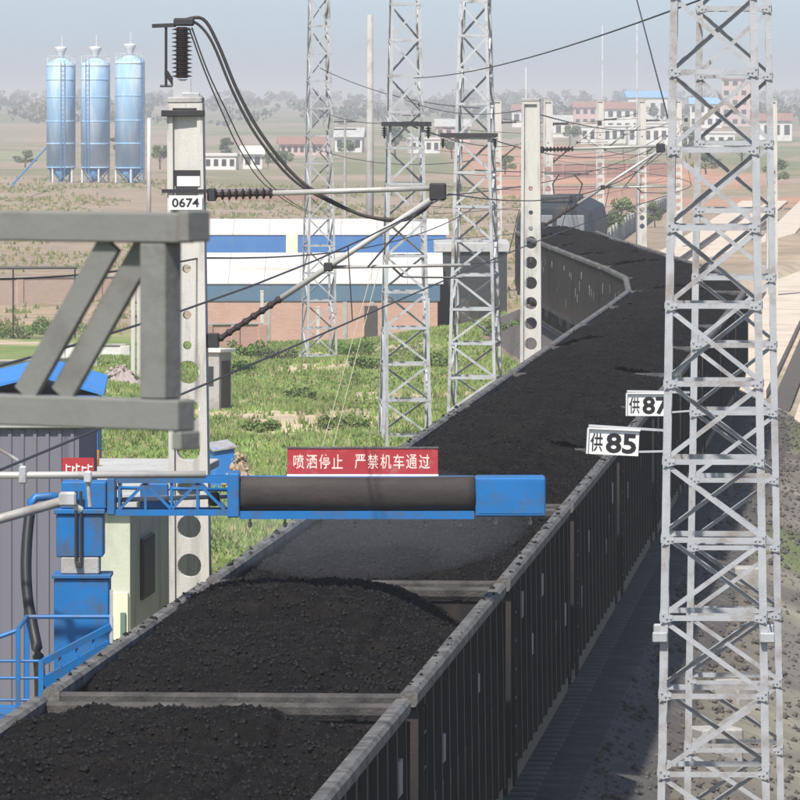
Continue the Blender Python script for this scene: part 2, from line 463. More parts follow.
gx = axis((-16, 20), None, 0.4, (-5000, 5000), 1.12)
gy = axis((40, 330), None, 0.9, (-300, 14000), 1.02)
GX, GY = np.meshgrid(gx, gy)
GZ = ground_z(GX, GY)
n1 = fbm(GX / 9, GY / 14, 4); n2 = fbm(GX / 40 + 5, GY / 70 + 2, 4); n3 = fbm(GX / 3 + 2, GY / 6 + 7, 3)
def mixc(c, col, w):
    return c * (1 - w[..., None]) + np.array(col) * w[..., None]
C = np.zeros(GX.shape + (3,)); C[:] = (0.27, 0.215, 0.155)
C = mixc(C, (0.34, 0.26, 0.18), sstep(0, 0.3, n1))
DX = GX - trackx(GY)
green = (1 - sstep(292, 318, GY + 6 * n1)) * sstep(2.5, 4.5, -DX)
C = mixc(C, (0.165, 0.22, 0.068), green)
C = mixc(C, (0.25, 0.26, 0.115), green * sstep(-0.05, 0.25, n3))
C = mixc(C, (0.44, 0.36, 0.25), green * sstep(0.15, 0.29, n1 * 0.75 + n3 * 0.35 + 0.12 * fbm(GX / 0.9, GY / 1.8, 3)))
# fields beyond
fld = sstep(430, 560, GY)
cell = vnoise(np.floor(GX / 55 + n2) * 3.7 + 0.5, np.floor(GY / 130 + n2) * 5.3 + 0.5)
C = mixc(C, (0.30, 0.235, 0.175), fld)
C = mixc(C, (0.17, 0.185, 0.095), sstep(640, 800, GY) * sstep(0.0, 0.06, cell))
C = mixc(C, (0.24, 0.25, 0.14), sstep(640, 800, GY) * sstep(0.25, 0.3, cell))
lf = 0.7 * sstep(640, 720, GY) * (1 - sstep(1500, 2200, GY)) * (1 - sstep(2, 12, GX))
C = mixc(C, (0.18, 0.185, 0.10), lf * sstep(-0.1, 0.15, n2))
red = sstep(560, 680, GY) * (1 - sstep(1500, 1800, GY)) * sstep(6, 12, GX) * (1 - sstep(38, 50, GX))
C = mixc(C, (0.42, 0.225, 0.15), red * sstep(-0.35, 0.05, n2 + n1 * 0.3))
C = mixc(C, (0.17, 0.175, 0.10), sstep(1700, 2600, GY) * sstep(-0.2, 0.1, cell + 0.5 * n2) * 0.9)
# right side of the line: coal-dusted yard, then sandy yard
rt = sstep(1.5, 3.5, DX) * (1 - sstep(230, 300, GY))
C = mixc(C, (0.17, 0.155, 0.13), rt)
C = mixc(C, (0.24, 0.22, 0.17), rt * sstep(0.05, 0.3, n3))
C = mixc(C, (0.14, 0.16, 0.075), rt * sstep(0.08, 0.25, n1))
sand = sstep(1.5, 4, DX) * sstep(200, 260, GY) * (1 - sstep(560, 700, GY))
C = mixc(C, (0.50, 0.41, 0.31), sand)
C = mixc(C, (0.17, 0.20, 0.09), sand * sstep(0.0, 0.3, n2) * 0.6)
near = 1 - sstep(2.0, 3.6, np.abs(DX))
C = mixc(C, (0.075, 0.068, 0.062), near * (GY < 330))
ny, nx = GX.shape
idx = np.arange(nx * ny).reshape(ny, nx)
F = np.stack([idx[:-1, :-1], idx[:-1, 1:], idx[1:, 1:], idx[1:, :-1]], -1).reshape(-1, 4)
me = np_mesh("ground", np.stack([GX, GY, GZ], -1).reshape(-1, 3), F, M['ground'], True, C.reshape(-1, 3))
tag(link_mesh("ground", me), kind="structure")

def gz(x, y): return float(ground_z(np.array([x]), np.array([y]))[0])

# ballast bed with rails and sleepers
def sweep(offs, ds, mat_, name, parent=None, smooth=False):
    V = []; n = len(offs)
    for d in ds:
        x, y, th = track(d)
        for a, z in offs:
            V.append((x + a * math.cos(th), y - a * math.sin(th), z))
    F = []
    for i in range(len(ds) - 1):
        for k in range(n - 1):
            F.append((i * n + k, i * n + k + 1, (i + 1) * n + k + 1, (i + 1) * n + k))
    b = MB().add(V, F); b.smooth = smooth
    return b.build(name, mat_, parent)
ds = list(np.arange(-10, 300, 4.0))
bal = tag(sweep([(-3.0, -0.75), (-1.75, -0.22), (1.75, -0.22), (3.0, -0.75)], ds, M['ballast'], "ballast"), kind="structure")
trk = tag(empty("railway_track", (0, 0, 0)), "dark steel railway track under the coal train", "track")
for s in (-1, 1):
    c = s * 0.7525
    sweep([(c - 0.07, -0.19), (c - 0.02, -0.15), (c - 0.036, -0.05), (c - 0.036, 0), (c + 0.036, 0), (c + 0.036, -0.05), (c + 0.02, -0.15), (c + 0.07, -0.19)], ds, M['rail'], "rail", trk)
sl = MB()
for d in np.arange(40, 320, 0.65):
    x, y, th = track(d)
    u = Vector((math.cos(th), -math.sin(th), 0))
    sl.bar(Vector((x, y, -0.26)) - u * 1.25, Vector((x, y, -0.26)) + u * 1.25, 0.22, 0.14)
tag(sl.build("sleeper_row", M['sleeper'], trk), kind="stuff")
# loose stones along the formation
def stones(name, n, fx, mat_, smin, smax, label, parent=None, power=2.5):
    ico = np.array([(0, 0, 1), (.9, 0, .3), (.28, .85, .3), (-.72, .52, .3), (-.72, -.52, .3), (.28, -.85, .3), (0, 0, -.6)])
    fc = np.array([(0, 1, 2), (0, 2, 3), (0, 3, 4), (0, 4, 5), (0, 5, 1), (6, 2, 1), (6, 3, 2), (6, 4, 3), (6, 5, 4), (6, 1, 5)])
    pts = fx(n)
    k = len(pts)
    s = smin + (smax - smin) * RNG.random(k) ** power
    a = RNG.random(k) * 6.283
    P = ico[None] * (0.6 + 0.8 * RNG.random((k, 7, 3)))
    P = P * s[:, None, None]
    ca, sa = np.cos(a)[:, None], np.sin(a)[:, None]
    X = P[..., 0] * ca - P[..., 1] * sa; Y = P[..., 0] * sa + P[..., 1] * ca
    P = np.stack([X, Y, P[..., 2]], -1) + pts[:, None, :]
    F = fc[None] + (np.arange(k) * 7)[:, None, None]
    o = link_mesh(name, np_mesh(name, P.reshape(-1, 3), F.reshape(-1, 3), mat_), parent)
    return tag(o, label, None, kind="stuff")
def side_stones(n):
    d = 55 + 150 * RNG.random(n); a = 1.8 + 3.0 * RNG.random(n) ** 1.3
    P = np.array([track(q) for q in d]); x = P[:, 0] + a; y = P[:, 1]
    z = np.maximum(ground_z(x, y), np.interp(a, [1.75, 3.0, 3.01], [-0.22, -0.75, -9]))
    return np.stack([x, y, z], -1)
stones("ballast_stones", 5000, side_stones, M['ballast'], 0.02, 0.08, "loose dark stones and coal spilled along the track")

# ------------------------------------------------------------------ coal wagons
HW = 1.5       # inner half width of the body
WL = 13.0      # body length
def make_wagon(seed):
    rw = random.Random(seed)
    root = empty("coal_wagon")
    fl = MB(); fl.box(-1.52, 1.52, -WL / 2, WL / 2, 1.0, 1.1); fl.build("floor", M['wagon_in'], root)
    for s in (-1, 1):
        b = MB(); b.box(min(s * 1.50, s * 1.515), max(s * 1.50, s * 1.515), -WL / 2, WL / 2, 1.1, 3.06); b.build("side_wall", M['wagon'], root)
        # top chord: a rounded steel tube
        pr = [(0.055, -0.07), (0.075, -0.03), (0.075, 0.04), (0.045, 0.07), (-0.045, 0.07), (-0.075, 0.04), (-0.075, -0.03), (-0.055, -0.07)]
        pr = pr[::-1]
        b = MB(); b.prism((s * 1.525, -WL / 2 - 0.09, 3.13), (s * 1.525, WL / 2 + 0.09, 3.13), pr); b.build("top_chord", M['rim'], root)
        b = MB(); b.box(-1.6, 1.6, s * WL / 2 - 0.012 + (0.0 if s > 0 else -0.0), s * WL / 2 + 0.012, 1.1, 3.02); b.build("end_wall", M['wagon'], root)
        b = MB(); b.prism((-1.448, s * (WL / 2 + 0.01), 3.10), (1.448, s * (WL / 2 + 0.01), 3.10), [(q[0], q[1] * 0.9) for q in pr]); b.build("end_chord", M['end_rim'], root)
        # side sill
        b = MB(); b.box(min(s * 1.45, s * 1.57), max(s * 1.45, s * 1.57), -WL / 2 - 0.05, WL / 2 + 0.05, 0.92, 1.098); b.build("side_sill", M['wagon'], root)
        # side stakes
        ys = np.linspace(-WL / 2 + 0.12, WL / 2 - 0.12, 13)
        rib = MB()
        rib.add([(0.516, -0.07, 1.1), (0.516, 0.07, 1.1), (0.60, 0.045, 1.1), (0.60, -0.045, 1.1), (0.516, -0.06, 3.055), (0.516, 0.06, 3.055), (0.575, 0.04, 3.055), (0.575, -0.04, 3.055)],
                [(0, 1, 2, 3), (7, 6, 5, 4), (3, 2, 6, 7), (0, 3, 7, 4), (2, 1, 5, 6), (1, 0, 4, 5)])
        rm = rib.mesh("side_stake", M['wagon'])
        for y in ys:
            o = link_mesh("side_stake", rm, root)
            o.location = (s * 1.0, y, 0)
            o.rotation_euler = (0, 0, 0 if s > 0 else math.pi)
        # side door latches, pale with wear, and small drop doors
        lt = MB(); lt.cbox(-0.012, 0.03, -0.16, 0.16, -0.11, 0.11, 0.008)
        lm = lt.mesh("latch_plate", M['latch'])
        dr = MB(); dr.cbox(-0.004, 0.022, -0.36, 0.36, -0.42, 0.42, 0.008)
        dm = dr.mesh("drop_door", M['wagon'])
        for i in range(12):
            y = (ys[i] + ys[i + 1]) / 2
            o = link_mesh("drop_door", dm, root); o.location = (s * 1.518, y, 1.62); o.rotation_euler = (0, 0, 0 if s > 0 else math.pi)
            if rw.random() < 0.5:
                o = link_mesh("latch_plate", lm, root); o.location = (s * 1.535, y + rw.uniform(-0.2, 0.2), rw.uniform(1.5, 2.75)); o.scale = (1, rw.uniform(0.6, 1.3), rw.uniform(0.7, 1.5)); o.rotation_euler = (0, 0, 0 if s > 0 else math.pi)
        # end stakes
        for x in (-1.1, -0.37, 0.37, 1.1):
            b = MB(); b.box(x - 0.05, x + 0.05, min(s * (WL / 2 + 0.012), s * (WL / 2 + 0.09)), max(s * (WL / 2 + 0.012), s * (WL / 2 + 0.09)), 1.1, 3.03); b.build("end_stake", M['wagon'], root)
        b = MB(); b.box(-0.12, 0.12, min(s * WL / 2, s * (WL / 2 + 0.46)), max(s * WL / 2, s * (WL / 2 + 0.46)), 0.76, 0.98); b.build("coupler", M['under'], root)
    # corner ladder on the right side, near end
    b = MB()
    for z in np.arange(1.3, 2.95, 0.3): b.rod((1.62, -WL / 2 + 0.2, z), (1.62, -WL / 2 + 0.58, z), 0.014, 6)
    for y in (-WL / 2 + 0.2, -WL / 2 + 0.58): b.bar((1.62, y, 1.0), (1.62, y, 3.03), 0.03, 0.03, (1, 0, 0))
    b.build("ladder", M['wagon'], root)
    b = MB(); b.box(-0.2, 0.2, -WL / 2, WL / 2, 0.72, 0.998); b.build("centre_sill", M['under'], root)
    for s in (-1, 1):
        bg_ = MB()
        yc = s * (WL / 2 - 2.0)
        bg_.box(-0.9, 0.9, yc - 0.2, yc + 0.2, 0.5, 0.719)
        for q in (-1, 1):
            bg_.prism((q * 1.0, yc - 1.1, 0.52), (q * 1.0, yc + 1.1, 0.52), [(-0.08, -0.12), (0.08, -0.12), (0.08, 0.14), (-0.08, 0.14)])
        bo = bg_.build("bogie", M['under'], root)
        for dy in (-0.87, 0.87):
            for q in (-1, 1):
                w = MB(); w.lathe([(0.40, -0.07), (0.42, -0.06), (0.42, 0.05), (0.455, 0.055), (0.455, 0.07), (0.40, 0.07)] if q < 0 else [(0.40, -0.07), (0.455, -0.07), (0.455, -0.055), (0.42, -0.05), (0.42, 0.06), (0.40, 0.07)], 20, (q * 0.75, yc + dy, 0.425), 'x')
                w.sm().build("wheel", M['under'], bo)
    return root

NW = 16
PITCH = 13.95
centres = [65.95 + PITCH * (k - 1) for k in range(0, NW)]
ordw = ["first", "second", "third", "fourth", "fifth", "sixth", "seventh", "eighth", "ninth", "tenth", "eleventh", "twelfth", "thirteenth", "fourteenth", "fifteenth", "sixteenth"]
wl = {0: "dark open coal wagon nearest the camera, cut by the bottom edge",
      1: "large near coal wagon with dusty grey rim just in front of the spray boom",
      2: "dark coal wagon directly behind the blue spray boom",
      15: "last visible coal wagon, next to the locomotive"}
for k in range(NW):
    wl.setdefault(k, "dark open coal wagon, %s in the train counting from the near end" % ordw[k])
protos_w = {}
wag = []
for k, d in enumerate(centres):
    x0, y0, _ = track(d - 4.5); x1, y1, _ = track(d + 4.5)
    rz = -math.atan2(x1 - x0, y1 - y0)
    if k % 3 not in protos_w:
        o = protos_w[k % 3] = make_wagon(k)
    else:
        o = copy_tree(protos_w[k % 3])
    o.location = ((x0 + x1) / 2, (y0 + y1) / 2, 0)
    o.rotation_euler = (0, 0, rz)
    tag(o, wl[k], "coal wagon", "open wagons of the coal train")
    wag.append(o)

# coal in each wagon
def coal_h(U, V, k):
    """U in -1..1 across, V in 0..1 along (0 = near end)"""
    o = k * 13.7
    yy = V * WL; xx = U * HW
    edge = 1 - np.abs(U) ** 2.2
    ends = sstep(0.0, 0.12, V) * sstep(0.0, 0.14, 1 - V)
    if k <= 1:
        h = 3.06 - 0.03 * U + 0.13 * edge * (0.5 + 0.5 * ends) - 0.05 * (1 - ends)
    elif k == 2:
        h = 3.00 + 0.25 * edge * (0.5 + 0.5 * ends) - 0.02 * (1 - ends)
    else:
        h = 3.06 - 0.03 * U + 0.24 * edge * (0.7 + 0.3 * ends) + 0.06 * (1 - ends) * edge
    h = h + 0.22 * fbm(xx / 1.5 + o, yy / 2.2 + o, 3) * (0.35 + 0.65 * edge)
    h = h + 0.08 * fbm(xx / 0.42 + o, yy / 0.5 + o, 3) * (0.5 + 0.5 * edge)
    if k == 1:
        h = h - 0.34 * sstep(0.35, 0.95, U) * sstep(0.6, 0.97, V)       # hollow by the far right corner
        h = h - 0.45 * sstep(0.6, 0.98, -U) * (1 - sstep(0.03, 0.16, V))    # hollow by the near left corner
        h = h + 0.11 * sstep(-0.5, 0.5, -U) * sstep(0.45, 0.9, V) * (1 - 0.5 * sstep(0.8, 1.0, -U))
        h = h - 0.12 * (1 - sstep(0.0, 0.1, V)) * sstep(-0.2, 0.6, U)
    return h
for k in range(NW):
    nu, nv = (110, 210) if k < 4 else ((80, 150) if k < 8 else (60, 120))
    u = np.linspace(-1, 1, nu); v = np.linspace(0, 1, nv)
    U, V = np.meshgrid(u, v)
    H = coal_h(U, V, k)
    X = U * (HW - 0.003); Y = (V - 0.5) * (WL - 0.03)
    rough = (0.02 if k < 6 else 0.022)
    H = H + rough * RNG.standard_normal(H.shape) * 0.8
    H = np.clip(H, 1.4, 3.6)
    VV = np.stack([X, Y, H], -1).reshape(-1, 3)
    ii = np.arange(nu * nv).reshape(nv, nu)
    FF = np.stack([ii[:-1, :-1], ii[:-1, 1:], ii[1:, 1:], ii[1:, :-1]], -1).reshape(-1, 4)
    me = np_mesh("coal_load", VV, FF, M['coal'], False)
    c = link_mesh("coal_load", me)
    c.location = wag[k].location; c.rotation_euler = wag[k].rotation_euler
    tag(c, "black coal heaped in the %s wagon counting from the near end" % ordw[k], "coal", "coal loads in the wagons", "stuff")
    def lumps(n, k=k):
        uu = RNG.random(n) * 1.94 - 0.97; vv = RNG.random(n) * 0.98 + 0.01
        return np.stack([uu * HW, (vv - 0.5) * WL, coal_h(uu, vv, k) + 0.005], -1)
    if k < 9:
        n = 9000 if k < 3 else (5000 if k < 6 else 2500)
        stones("coal_lumps", n, lumps, M['lump'], 0.004, 0.032, None, c, 3.0)
# lumps spilled on top of the end chords and rims
def spill(n):
    k = RNG.integers(1, 5, n); s = np.where(RNG.random(n) < 0.5, -1, 1)
    P = []
    for kk, ss in zip(k, s):
        y = (RNG.random() - 0.5) * WL
        P.append(wag[kk].matrix_basis @ Vector((ss * 1.525 + (RNG.random() - 0.5) * 0.1, y, 3.2)))
    return np.array([tuple(p) for p in P])
stones("spilled_coal", 260, spill, M['lump'], 0.01, 0.04, "small coal crumbs lying on the wagon rims")

# locomotive at the head of the train
def locomotive():
    d0 = centres[-1] + PITCH / 2 + 10.6
    (xa_, ya_, _), (xb_, yb_, _) = track(d0 - 6.5), track(d0 + 6.5)
    th = math.atan2(xb_ - xa_, yb_ - ya_)
    t = empty("locomotive", ((xa_ + xb_) / 2, (ya_ + yb_) / 2, 0), -th, "dark blue-grey locomotive at the far end of the coal train", "locomotive")
    L2 = 10.0
    b = MB()
    sec = [(-1.5, 1.2), (-1.52, 3.3), (-1.36, 3.92), (-0.8, 4.22), (0.8, 4.22), (1.36, 3.92), (1.52, 3.3), (1.5, 1.2)]
    n = len(sec)
    cuts = [(-L2, 0.93, 0.93), (-L2 + 0.9, 1.0, 1.0), (L2 - 0.9, 1.0, 1.0), (L2, 0.93, 0.93)]
    V = []
    for y, sx, sz in cuts:
        for x, z in sec: V.append((x * sx, y, 1.2 + (z - 1.2) * sz))
    Fc = []
    for i in range(3):
        for k in range(n): Fc.append((i * n + k, (i + 1) * n + k, (i + 1) * n + (k + 1) % n, i * n + (k + 1) % n))
    Fc.append(tuple(range(n))); Fc.append(tuple(reversed(range(3 * n, 4 * n))))
    b.add(V, Fc).build("body", M['loco'], t)
    for s in (-1, 1):
        w = MB(); w.cbox(min(s * 0.08, s * 1.14), max(s * 0.08, s * 1.14), -L2 - 0.03, -L2 + 0.2, 3.02, 3.78, 0.03); w.build("windscreen", M['cabglass'], t)
        w = MB(); w.lathe([(0.13, -0.04), (0.13, 0.04)], 14, (s * 0.95, -L2 - 0.02, 1.75), 'y'); w.build("headlight", M['cabglass'], t)
        w = MB(); w.cbox(min(s * 1.49, s * 1.53), max(s * 1.49, s * 1.53), -L2 + 1.1, -L2 + 1.9, 2.45, 3.1, 0.01); w.build("side_window", M['glass'], t)
    w = MB(); w.cbox(-0.55, 0.55, -L2 + 2.0, L2 - 2.0, 4.2, 4.36, 0.05); w.build("roof_walkway", M['loco_d'], t)
    w = MB(); w.cbox(-0.9, 0.9, -L2 + 3, -L2 + 5, 4.1, 4.5, 0.08); w.build("roof_equipment", M['loco_d'], t)
    w = MB(); w.box(-1.45, 1.45, -L2 + 0.2, L2 - 0.2, 0.7, 1.198); w.build("underframe", M['under'], t)
    for s in (-1, 1):
        w = MB(); w.box(-1.25, 1.25, s * 6 - 2.3, s * 6 + 2.3, 0.3, 0.698); bo = w.build("bogie", M['under'], t)
        for dy in (-1.7, 0, 1.7):
            for q in (-1, 1):
                w = MB(); w.lathe([(0.5, -0.07), (0.52, 0.0), (0.5, 0.07)], 18, (q * 0.75, s * 6 + dy, 0.515), 'x'); w.build("wheel", M['under'], bo)
    p = MB()
    p.rod((-0.5, 4.0, 4.15), (-0.6, 5.2, 4.6), 0.03); p.rod((0.5, 4.0, 4.15), (0.6, 5.2, 4.6), 0.03)
    p.rod((-0.6, 5.2, 4.6), (-0.3, 4.1, 5.0), 0.025); p.rod((0.6, 5.2, 4.6), (0.3, 4.1, 5.0), 0.025)
    p.rod((-0.9, 4.1, 5.02), (0.9, 4.1, 5.02), 0.03)
    p.xf(Matrix.Translation((0, 0, 0.2))); p.build("pantograph", M['steel_d'], t)
locomotive()

# ------------------------------------------------------------------ text
def text_mesh(name, body, w, h, mat_, bold=0.0):
    """flat lettering in the XZ plane (facing -Y), fitted to w x h, centred on the origin"""
    cu = bpy.data.curves.new(name, 'FONT')
    cu.body = body; cu.size = 1.0; cu.resolution_u = 3; cu.offset = bold
    ob = bpy.data.objects.new(name, cu)
    COL.objects.link(ob)
    dg = bpy.context.evaluated_depsgraph_get(); dg.update()
    me = bpy.data.meshes.new_from_object(ob.evaluated_get(dg))
    bpy.data.objects.remove(ob)
    n = len(me.vertices)
    co = np.zeros(n * 3, dtype=np.float32); me.vertices.foreach_get("co", co); co = co.reshape(-1, 3)
    lo, hi = co.min(0), co.max(0)
    c2 = np.zeros_like(co)
    c2[:, 0] = ((co[:, 0] - lo[0]) / (hi[0] - lo[0]) - 0.5) * w
    c2[:, 2] = ((co[:, 1] - lo[1]) / (hi[1] - lo[1]) - 0.5) * h
    me.vertices.foreach_set("co", c2.ravel()); me.update()
    me.name = name
    me.materials.clear(); me.materials.append(mat_)
    return me

# ------------------------------------------------------------------ lattice towers
def lattice_tower(name, x, y, z0, htop, w_at, rz, label, group, spacing=0.78, leg=0.09, br=0.055, mt='galv', arms=(), phase=0, plinth=True, extra_splice=(), gusset=False):
    t = empty(name, (x, y, z0), rz, label, "tower", group)
    m = M[mt]
    def hw(z): return w_at(z + z0) / 2
    levels = list(np.arange(0.12, htop, spacing)); 
    if htop - levels[-1] > 0.2: levels.append(htop)
    for sx in (-1, 1):
        for sy in (-1, 1):
            b = MB()
            p0 = Vector((sx * hw(0), sy * hw(0), 0)); p1 = Vector((sx * hw(htop), sy * hw(htop), htop))
            pr = [(0, 0), (-sx * leg, 0), (-sx * leg, -sy * 0.011), (-sx * 0.011, -sy * 0.011), (-sx * 0.011, -sy * leg), (0, -sy * leg)]
            V = [(p0.x + a, p0.y + c, p0.z) for a, c in pr] + [(p1.x + a, p1.y + c, p1.z) for a, c in pr]
            n = 6
            Fc = [(i, (i + 1) % n, n + (i + 1) % n, n + i) for i in range(n)] + [tuple(reversed(range(n))), tuple(range(n, 2 * n))]
            if sx * sy < 0: Fc = [tuple(reversed(q)) for q in Fc]
            b.add(V, Fc).build("leg", m, t)
            if plinth:
                f = MB(); f.cbox(sx * hw(0) - 0.2, sx * hw(0) + 0.2, sy * hw(0) - 0.2, sy * hw(0) + 0.2, -1.0, 0.02, 0.02); f.build("footing", M['concrete_d'], t)
            for zs in extra_splice:
                f = MB(); q = hw(zs); f.cbox(sx * q - 0.075, sx * q + 0.075, sy * q - 0.075, sy * q + 0.075, zs - 0.05, zs + 0.05, 0.01); f.build("splice_plate", m, t)
    tt = 0.008
    if gusset:
        gm = MB(); gm.add([(0, 0, -0.06), (0.12, 0, -0.03), (0.12, 0, 0.03), (0, 0, 0.06), (0, -0.007, -0.06), (0.12, -0.007, -0.03), (0.12, -0.007, 0.03), (0, -0.007, 0.06)], [(0, 1, 2, 3), (7, 6, 5, 4), (0, 4, 5, 1), (1, 5, 6, 2), (2, 6, 7, 3), (3, 7, 4, 0)])
        for bx_, bz_ in ((0.022, 0.034), (0.022, -0.034), (0.06, 0.0), (0.1, 0.0)):
            gm.prism((bx_, -0.007, bz_), (bx_, -0.02, bz_), [(0.011 * math.cos(i_ * math.pi / 3), 0.011 * math.sin(i_ * math.pi / 3)) for i_ in range(6)])
        gme = gm.mesh("gusset_plate", m)
        for z in levels:
            q = hw(z)
            for sy in (-1, 1):
                o = link_mesh("gusset_plate", gme, t, (-q + 0.004 if sy < 0 else q - 0.004, sy * (q + 0.0095), z), (0, 0, 0 if sy < 0 else math.pi))
                o = link_mesh("gusset_plate", gme, t, (sy * (q - 0.004), sy * -1 * -(q + 0.0095), z), (0, 0, math.pi if sy > 0 else 0))
                o.scale = (-1, 1, 1); o.location.x = -o.location.x; o.rotation_euler = (0, 0, 0 if sy < 0 else math.pi); o.location = ((q - 0.004) if sy < 0 else (-q + 0.004), sy * (q + 0.0095), z)
    for i, z in enumerate(levels):
        q = hw(z)
        for sy in (-1, 1):
            b = MB(); b.prism((-q + 0.012, sy * (q + 0.004), z), (q - 0.012, sy * (q + 0.004), z), [(-0.004, -br * 0.58), (0.004, -br * 0.58), (0.004, br * 0.58), (-0.004, br * 0.58)]); b.build("strut", m, t)
            b = MB(); b.prism((sy * (q + 0.004), -q + 0.012, z), (sy * (q + 0.004), q - 0.012, z), [(-0.004, -br * 0.58), (0.004, -br * 0.58), (0.004, br * 0.58), (-0.004, br * 0.58)]); b.build("strut", m, t)
        if i + 1 < len(levels):
            z2 = levels[i + 1]; q2 = hw(z2); e = 0.02
            par = 1 if (i + phase) % 2 == 0 else -1
            for sy in (-1, 1):
                pa = par * sy
                for (pp, p2, inn) in (((-pa * (q - e), sy * (q - 0.013), z + e), (pa * (q2 - e), sy * (q2 - 0.013), z2 - e), (0, -sy, 0)),
                                      ((sy * (q - 0.013), pa * (q - e), z + e), (sy * (q2 - 0.013), -pa * (q2 - e), z2 - e), (-sy, 0, 0))):
                    # the outstanding flange lies along the upper edge and points into the tower
                    pr = [(br / 2, 0), (br / 2, br), (br / 2 - tt, br), (br / 2 - tt, tt), (-br / 2, tt), (-br / 2, 0)]
                    dd_ = Vector(p2) - Vector(pp)
                    if dd_.cross(Vector(inn)).z < 0: pr = [(-a_, c_) for a_, c_ in pr]
                    else: pr = pr[::-1]
                    b = MB(); b.prism(pp, p2, pr, inn); b.build("brace", m, t)
    for (za_, half, off) in arms:
        zz = za_ - z0
        b = MB(); b.bar((-half + off, -hw(zz) - 0.07, zz), (half + off, -hw(zz) - 0.07, zz), 0.09, 0.12); b.build("cross_arm", M['steel_d'], t)
        for xx in (-half + off + 0.08, half + off - 0.08):
            b = MB(); b.lathe([(0.02, 0)] + sum([[(0.035, -0.03 - 0.06 * q), (0.10, -0.05 - 0.06 * q), (0.035, -0.07 - 0.06 * q)] for q in range(4)], []) + [(0.02, -0.32)], 10, (xx, -hw(zz) - 0.07, zz - 0.062)); b.build("insulator", M['insul'], t)
    return t

def w_big(z): return 1.06 - 0.0315 * (z - 3.2)
grpT = "lattice towers beside the line"
d1, d2 = 70.0, 81.0
T1 = lattice_tower("lattice_tower", xa(716, d1), d1 + 0.5, -1.0, 14.2, w_big, R(-2.7), "galvanised lattice tower nearest the camera, with the number 85 plate", grpT, 0.78, 0.076, 0.047, 'galv', phase=0, gusset=True, extra_splice=(za(637, d1) + 1.0,))
T2 = lattice_tower("lattice_tower", xa(736, d2), d2 + 0.5, -1.0, 14.2, w_big, R(-2.7), "galvanised lattice tower right behind the nearest one, its number plate half hidden", grpT, 0.78, 0.076, 0.047, 'galv', phase=1, gusset=True)
def w_mid(z): return 1.30 - 0.048 * z
dA = 185.0
lattice_tower("lattice_tower", xa(405, dA), dA, gz(xa(405, dA), dA) , 15.5, w_mid, R(4), "lattice tower on the grass with dark crossarm, left of the train", grpT, 0.95, 0.085, 0.06, 'galv_old', arms=((za(124, dA), 0.66, 0.0),))
dC = 205.0
lattice_tower("lattice_tower", xa(475, dC), dC, gz(xa(475, dC), dC), 15.5, lambda z: 1.42 - 0.052 * z, R(-8), "lattice tower standing closest to the left side of the train", grpT, 1.0, 0.09, 0.065, 'galv_old', arms=((za(135, dC), 0.85, -0.1),), phase=1)
dB = 255.0
lattice_tower("lattice_tower", xa(319, dB), dB, gz(xa(319, dB), dB), 15.5, lambda z: 1.10 - 0.035 * z, R(12), "slim lattice tower in front of the brick building", grpT, 1.0, 0.075, 0.05, 'galv_old')

# number plates
def number_plate(d, px0, px1, py0, py1, body, tilt, label, tower_x):
    w = (px1 - px0) * d / FPX; h = (py1 - py0) * d / FPX
    t = empty("number_plate", (xa((px0 + px1) / 2, d), d, za((py0 + py1) / 2, d)), R(4), label, "sign", "pole number plates")
    t.rotation_euler = (0, R(tilt), R(4))
    b = MB(); b.box(-w / 2, w / 2, 0, 0.012, -h / 2, h / 2)
    b.box(-w / 2 - 0.006, w / 2 + 0.006, -0.03, 0.05, h / 2 + 0.001, h / 2 + 0.012)
    b.box(-w / 2 - 0.012, -w / 2 - 0.001, -0.03, 0.05, -h / 2, h / 2)
    b.build("plate", M['white'], t)
    link_mesh("lettering", text_mesh("lettering", body[0], w * 0.24, h * 0.74, M['black'], 0.012), t, (-w * 0.335, -0.004, -h * 0.02))
    link_mesh("lettering", text_mesh("lettering", body[1], w * 0.60, h * 0.80, M['black'], 0.03), t, (w * 0.15, -0.004, -h * 0.02))
    b = MB(); b.bar((-w / 2, 0.03, h / 2 + 0.03), (tower_x - t.location.x, 0.03, h / 2 + 0.02), 0.025, 0.025)
    b.bar((w * 0.42, 0.03, -h / 2 + 0.04), (tower_x - t.location.x, 0.03, -h / 2 + 0.06), 0.02, 0.02)
    b.build("bracket", M['galv_old'], t)
number_plate(d1, 588, 639, 430, 455, ("供", "85"), 3, "white plate reading 85 on the nearest lattice tower", xa(664, d1))
number_plate(d2, 627, 671, 394, 416, ("供", "87"), 0.5, "white number plate half hidden behind the nearest tower leg", xa(690, d2))

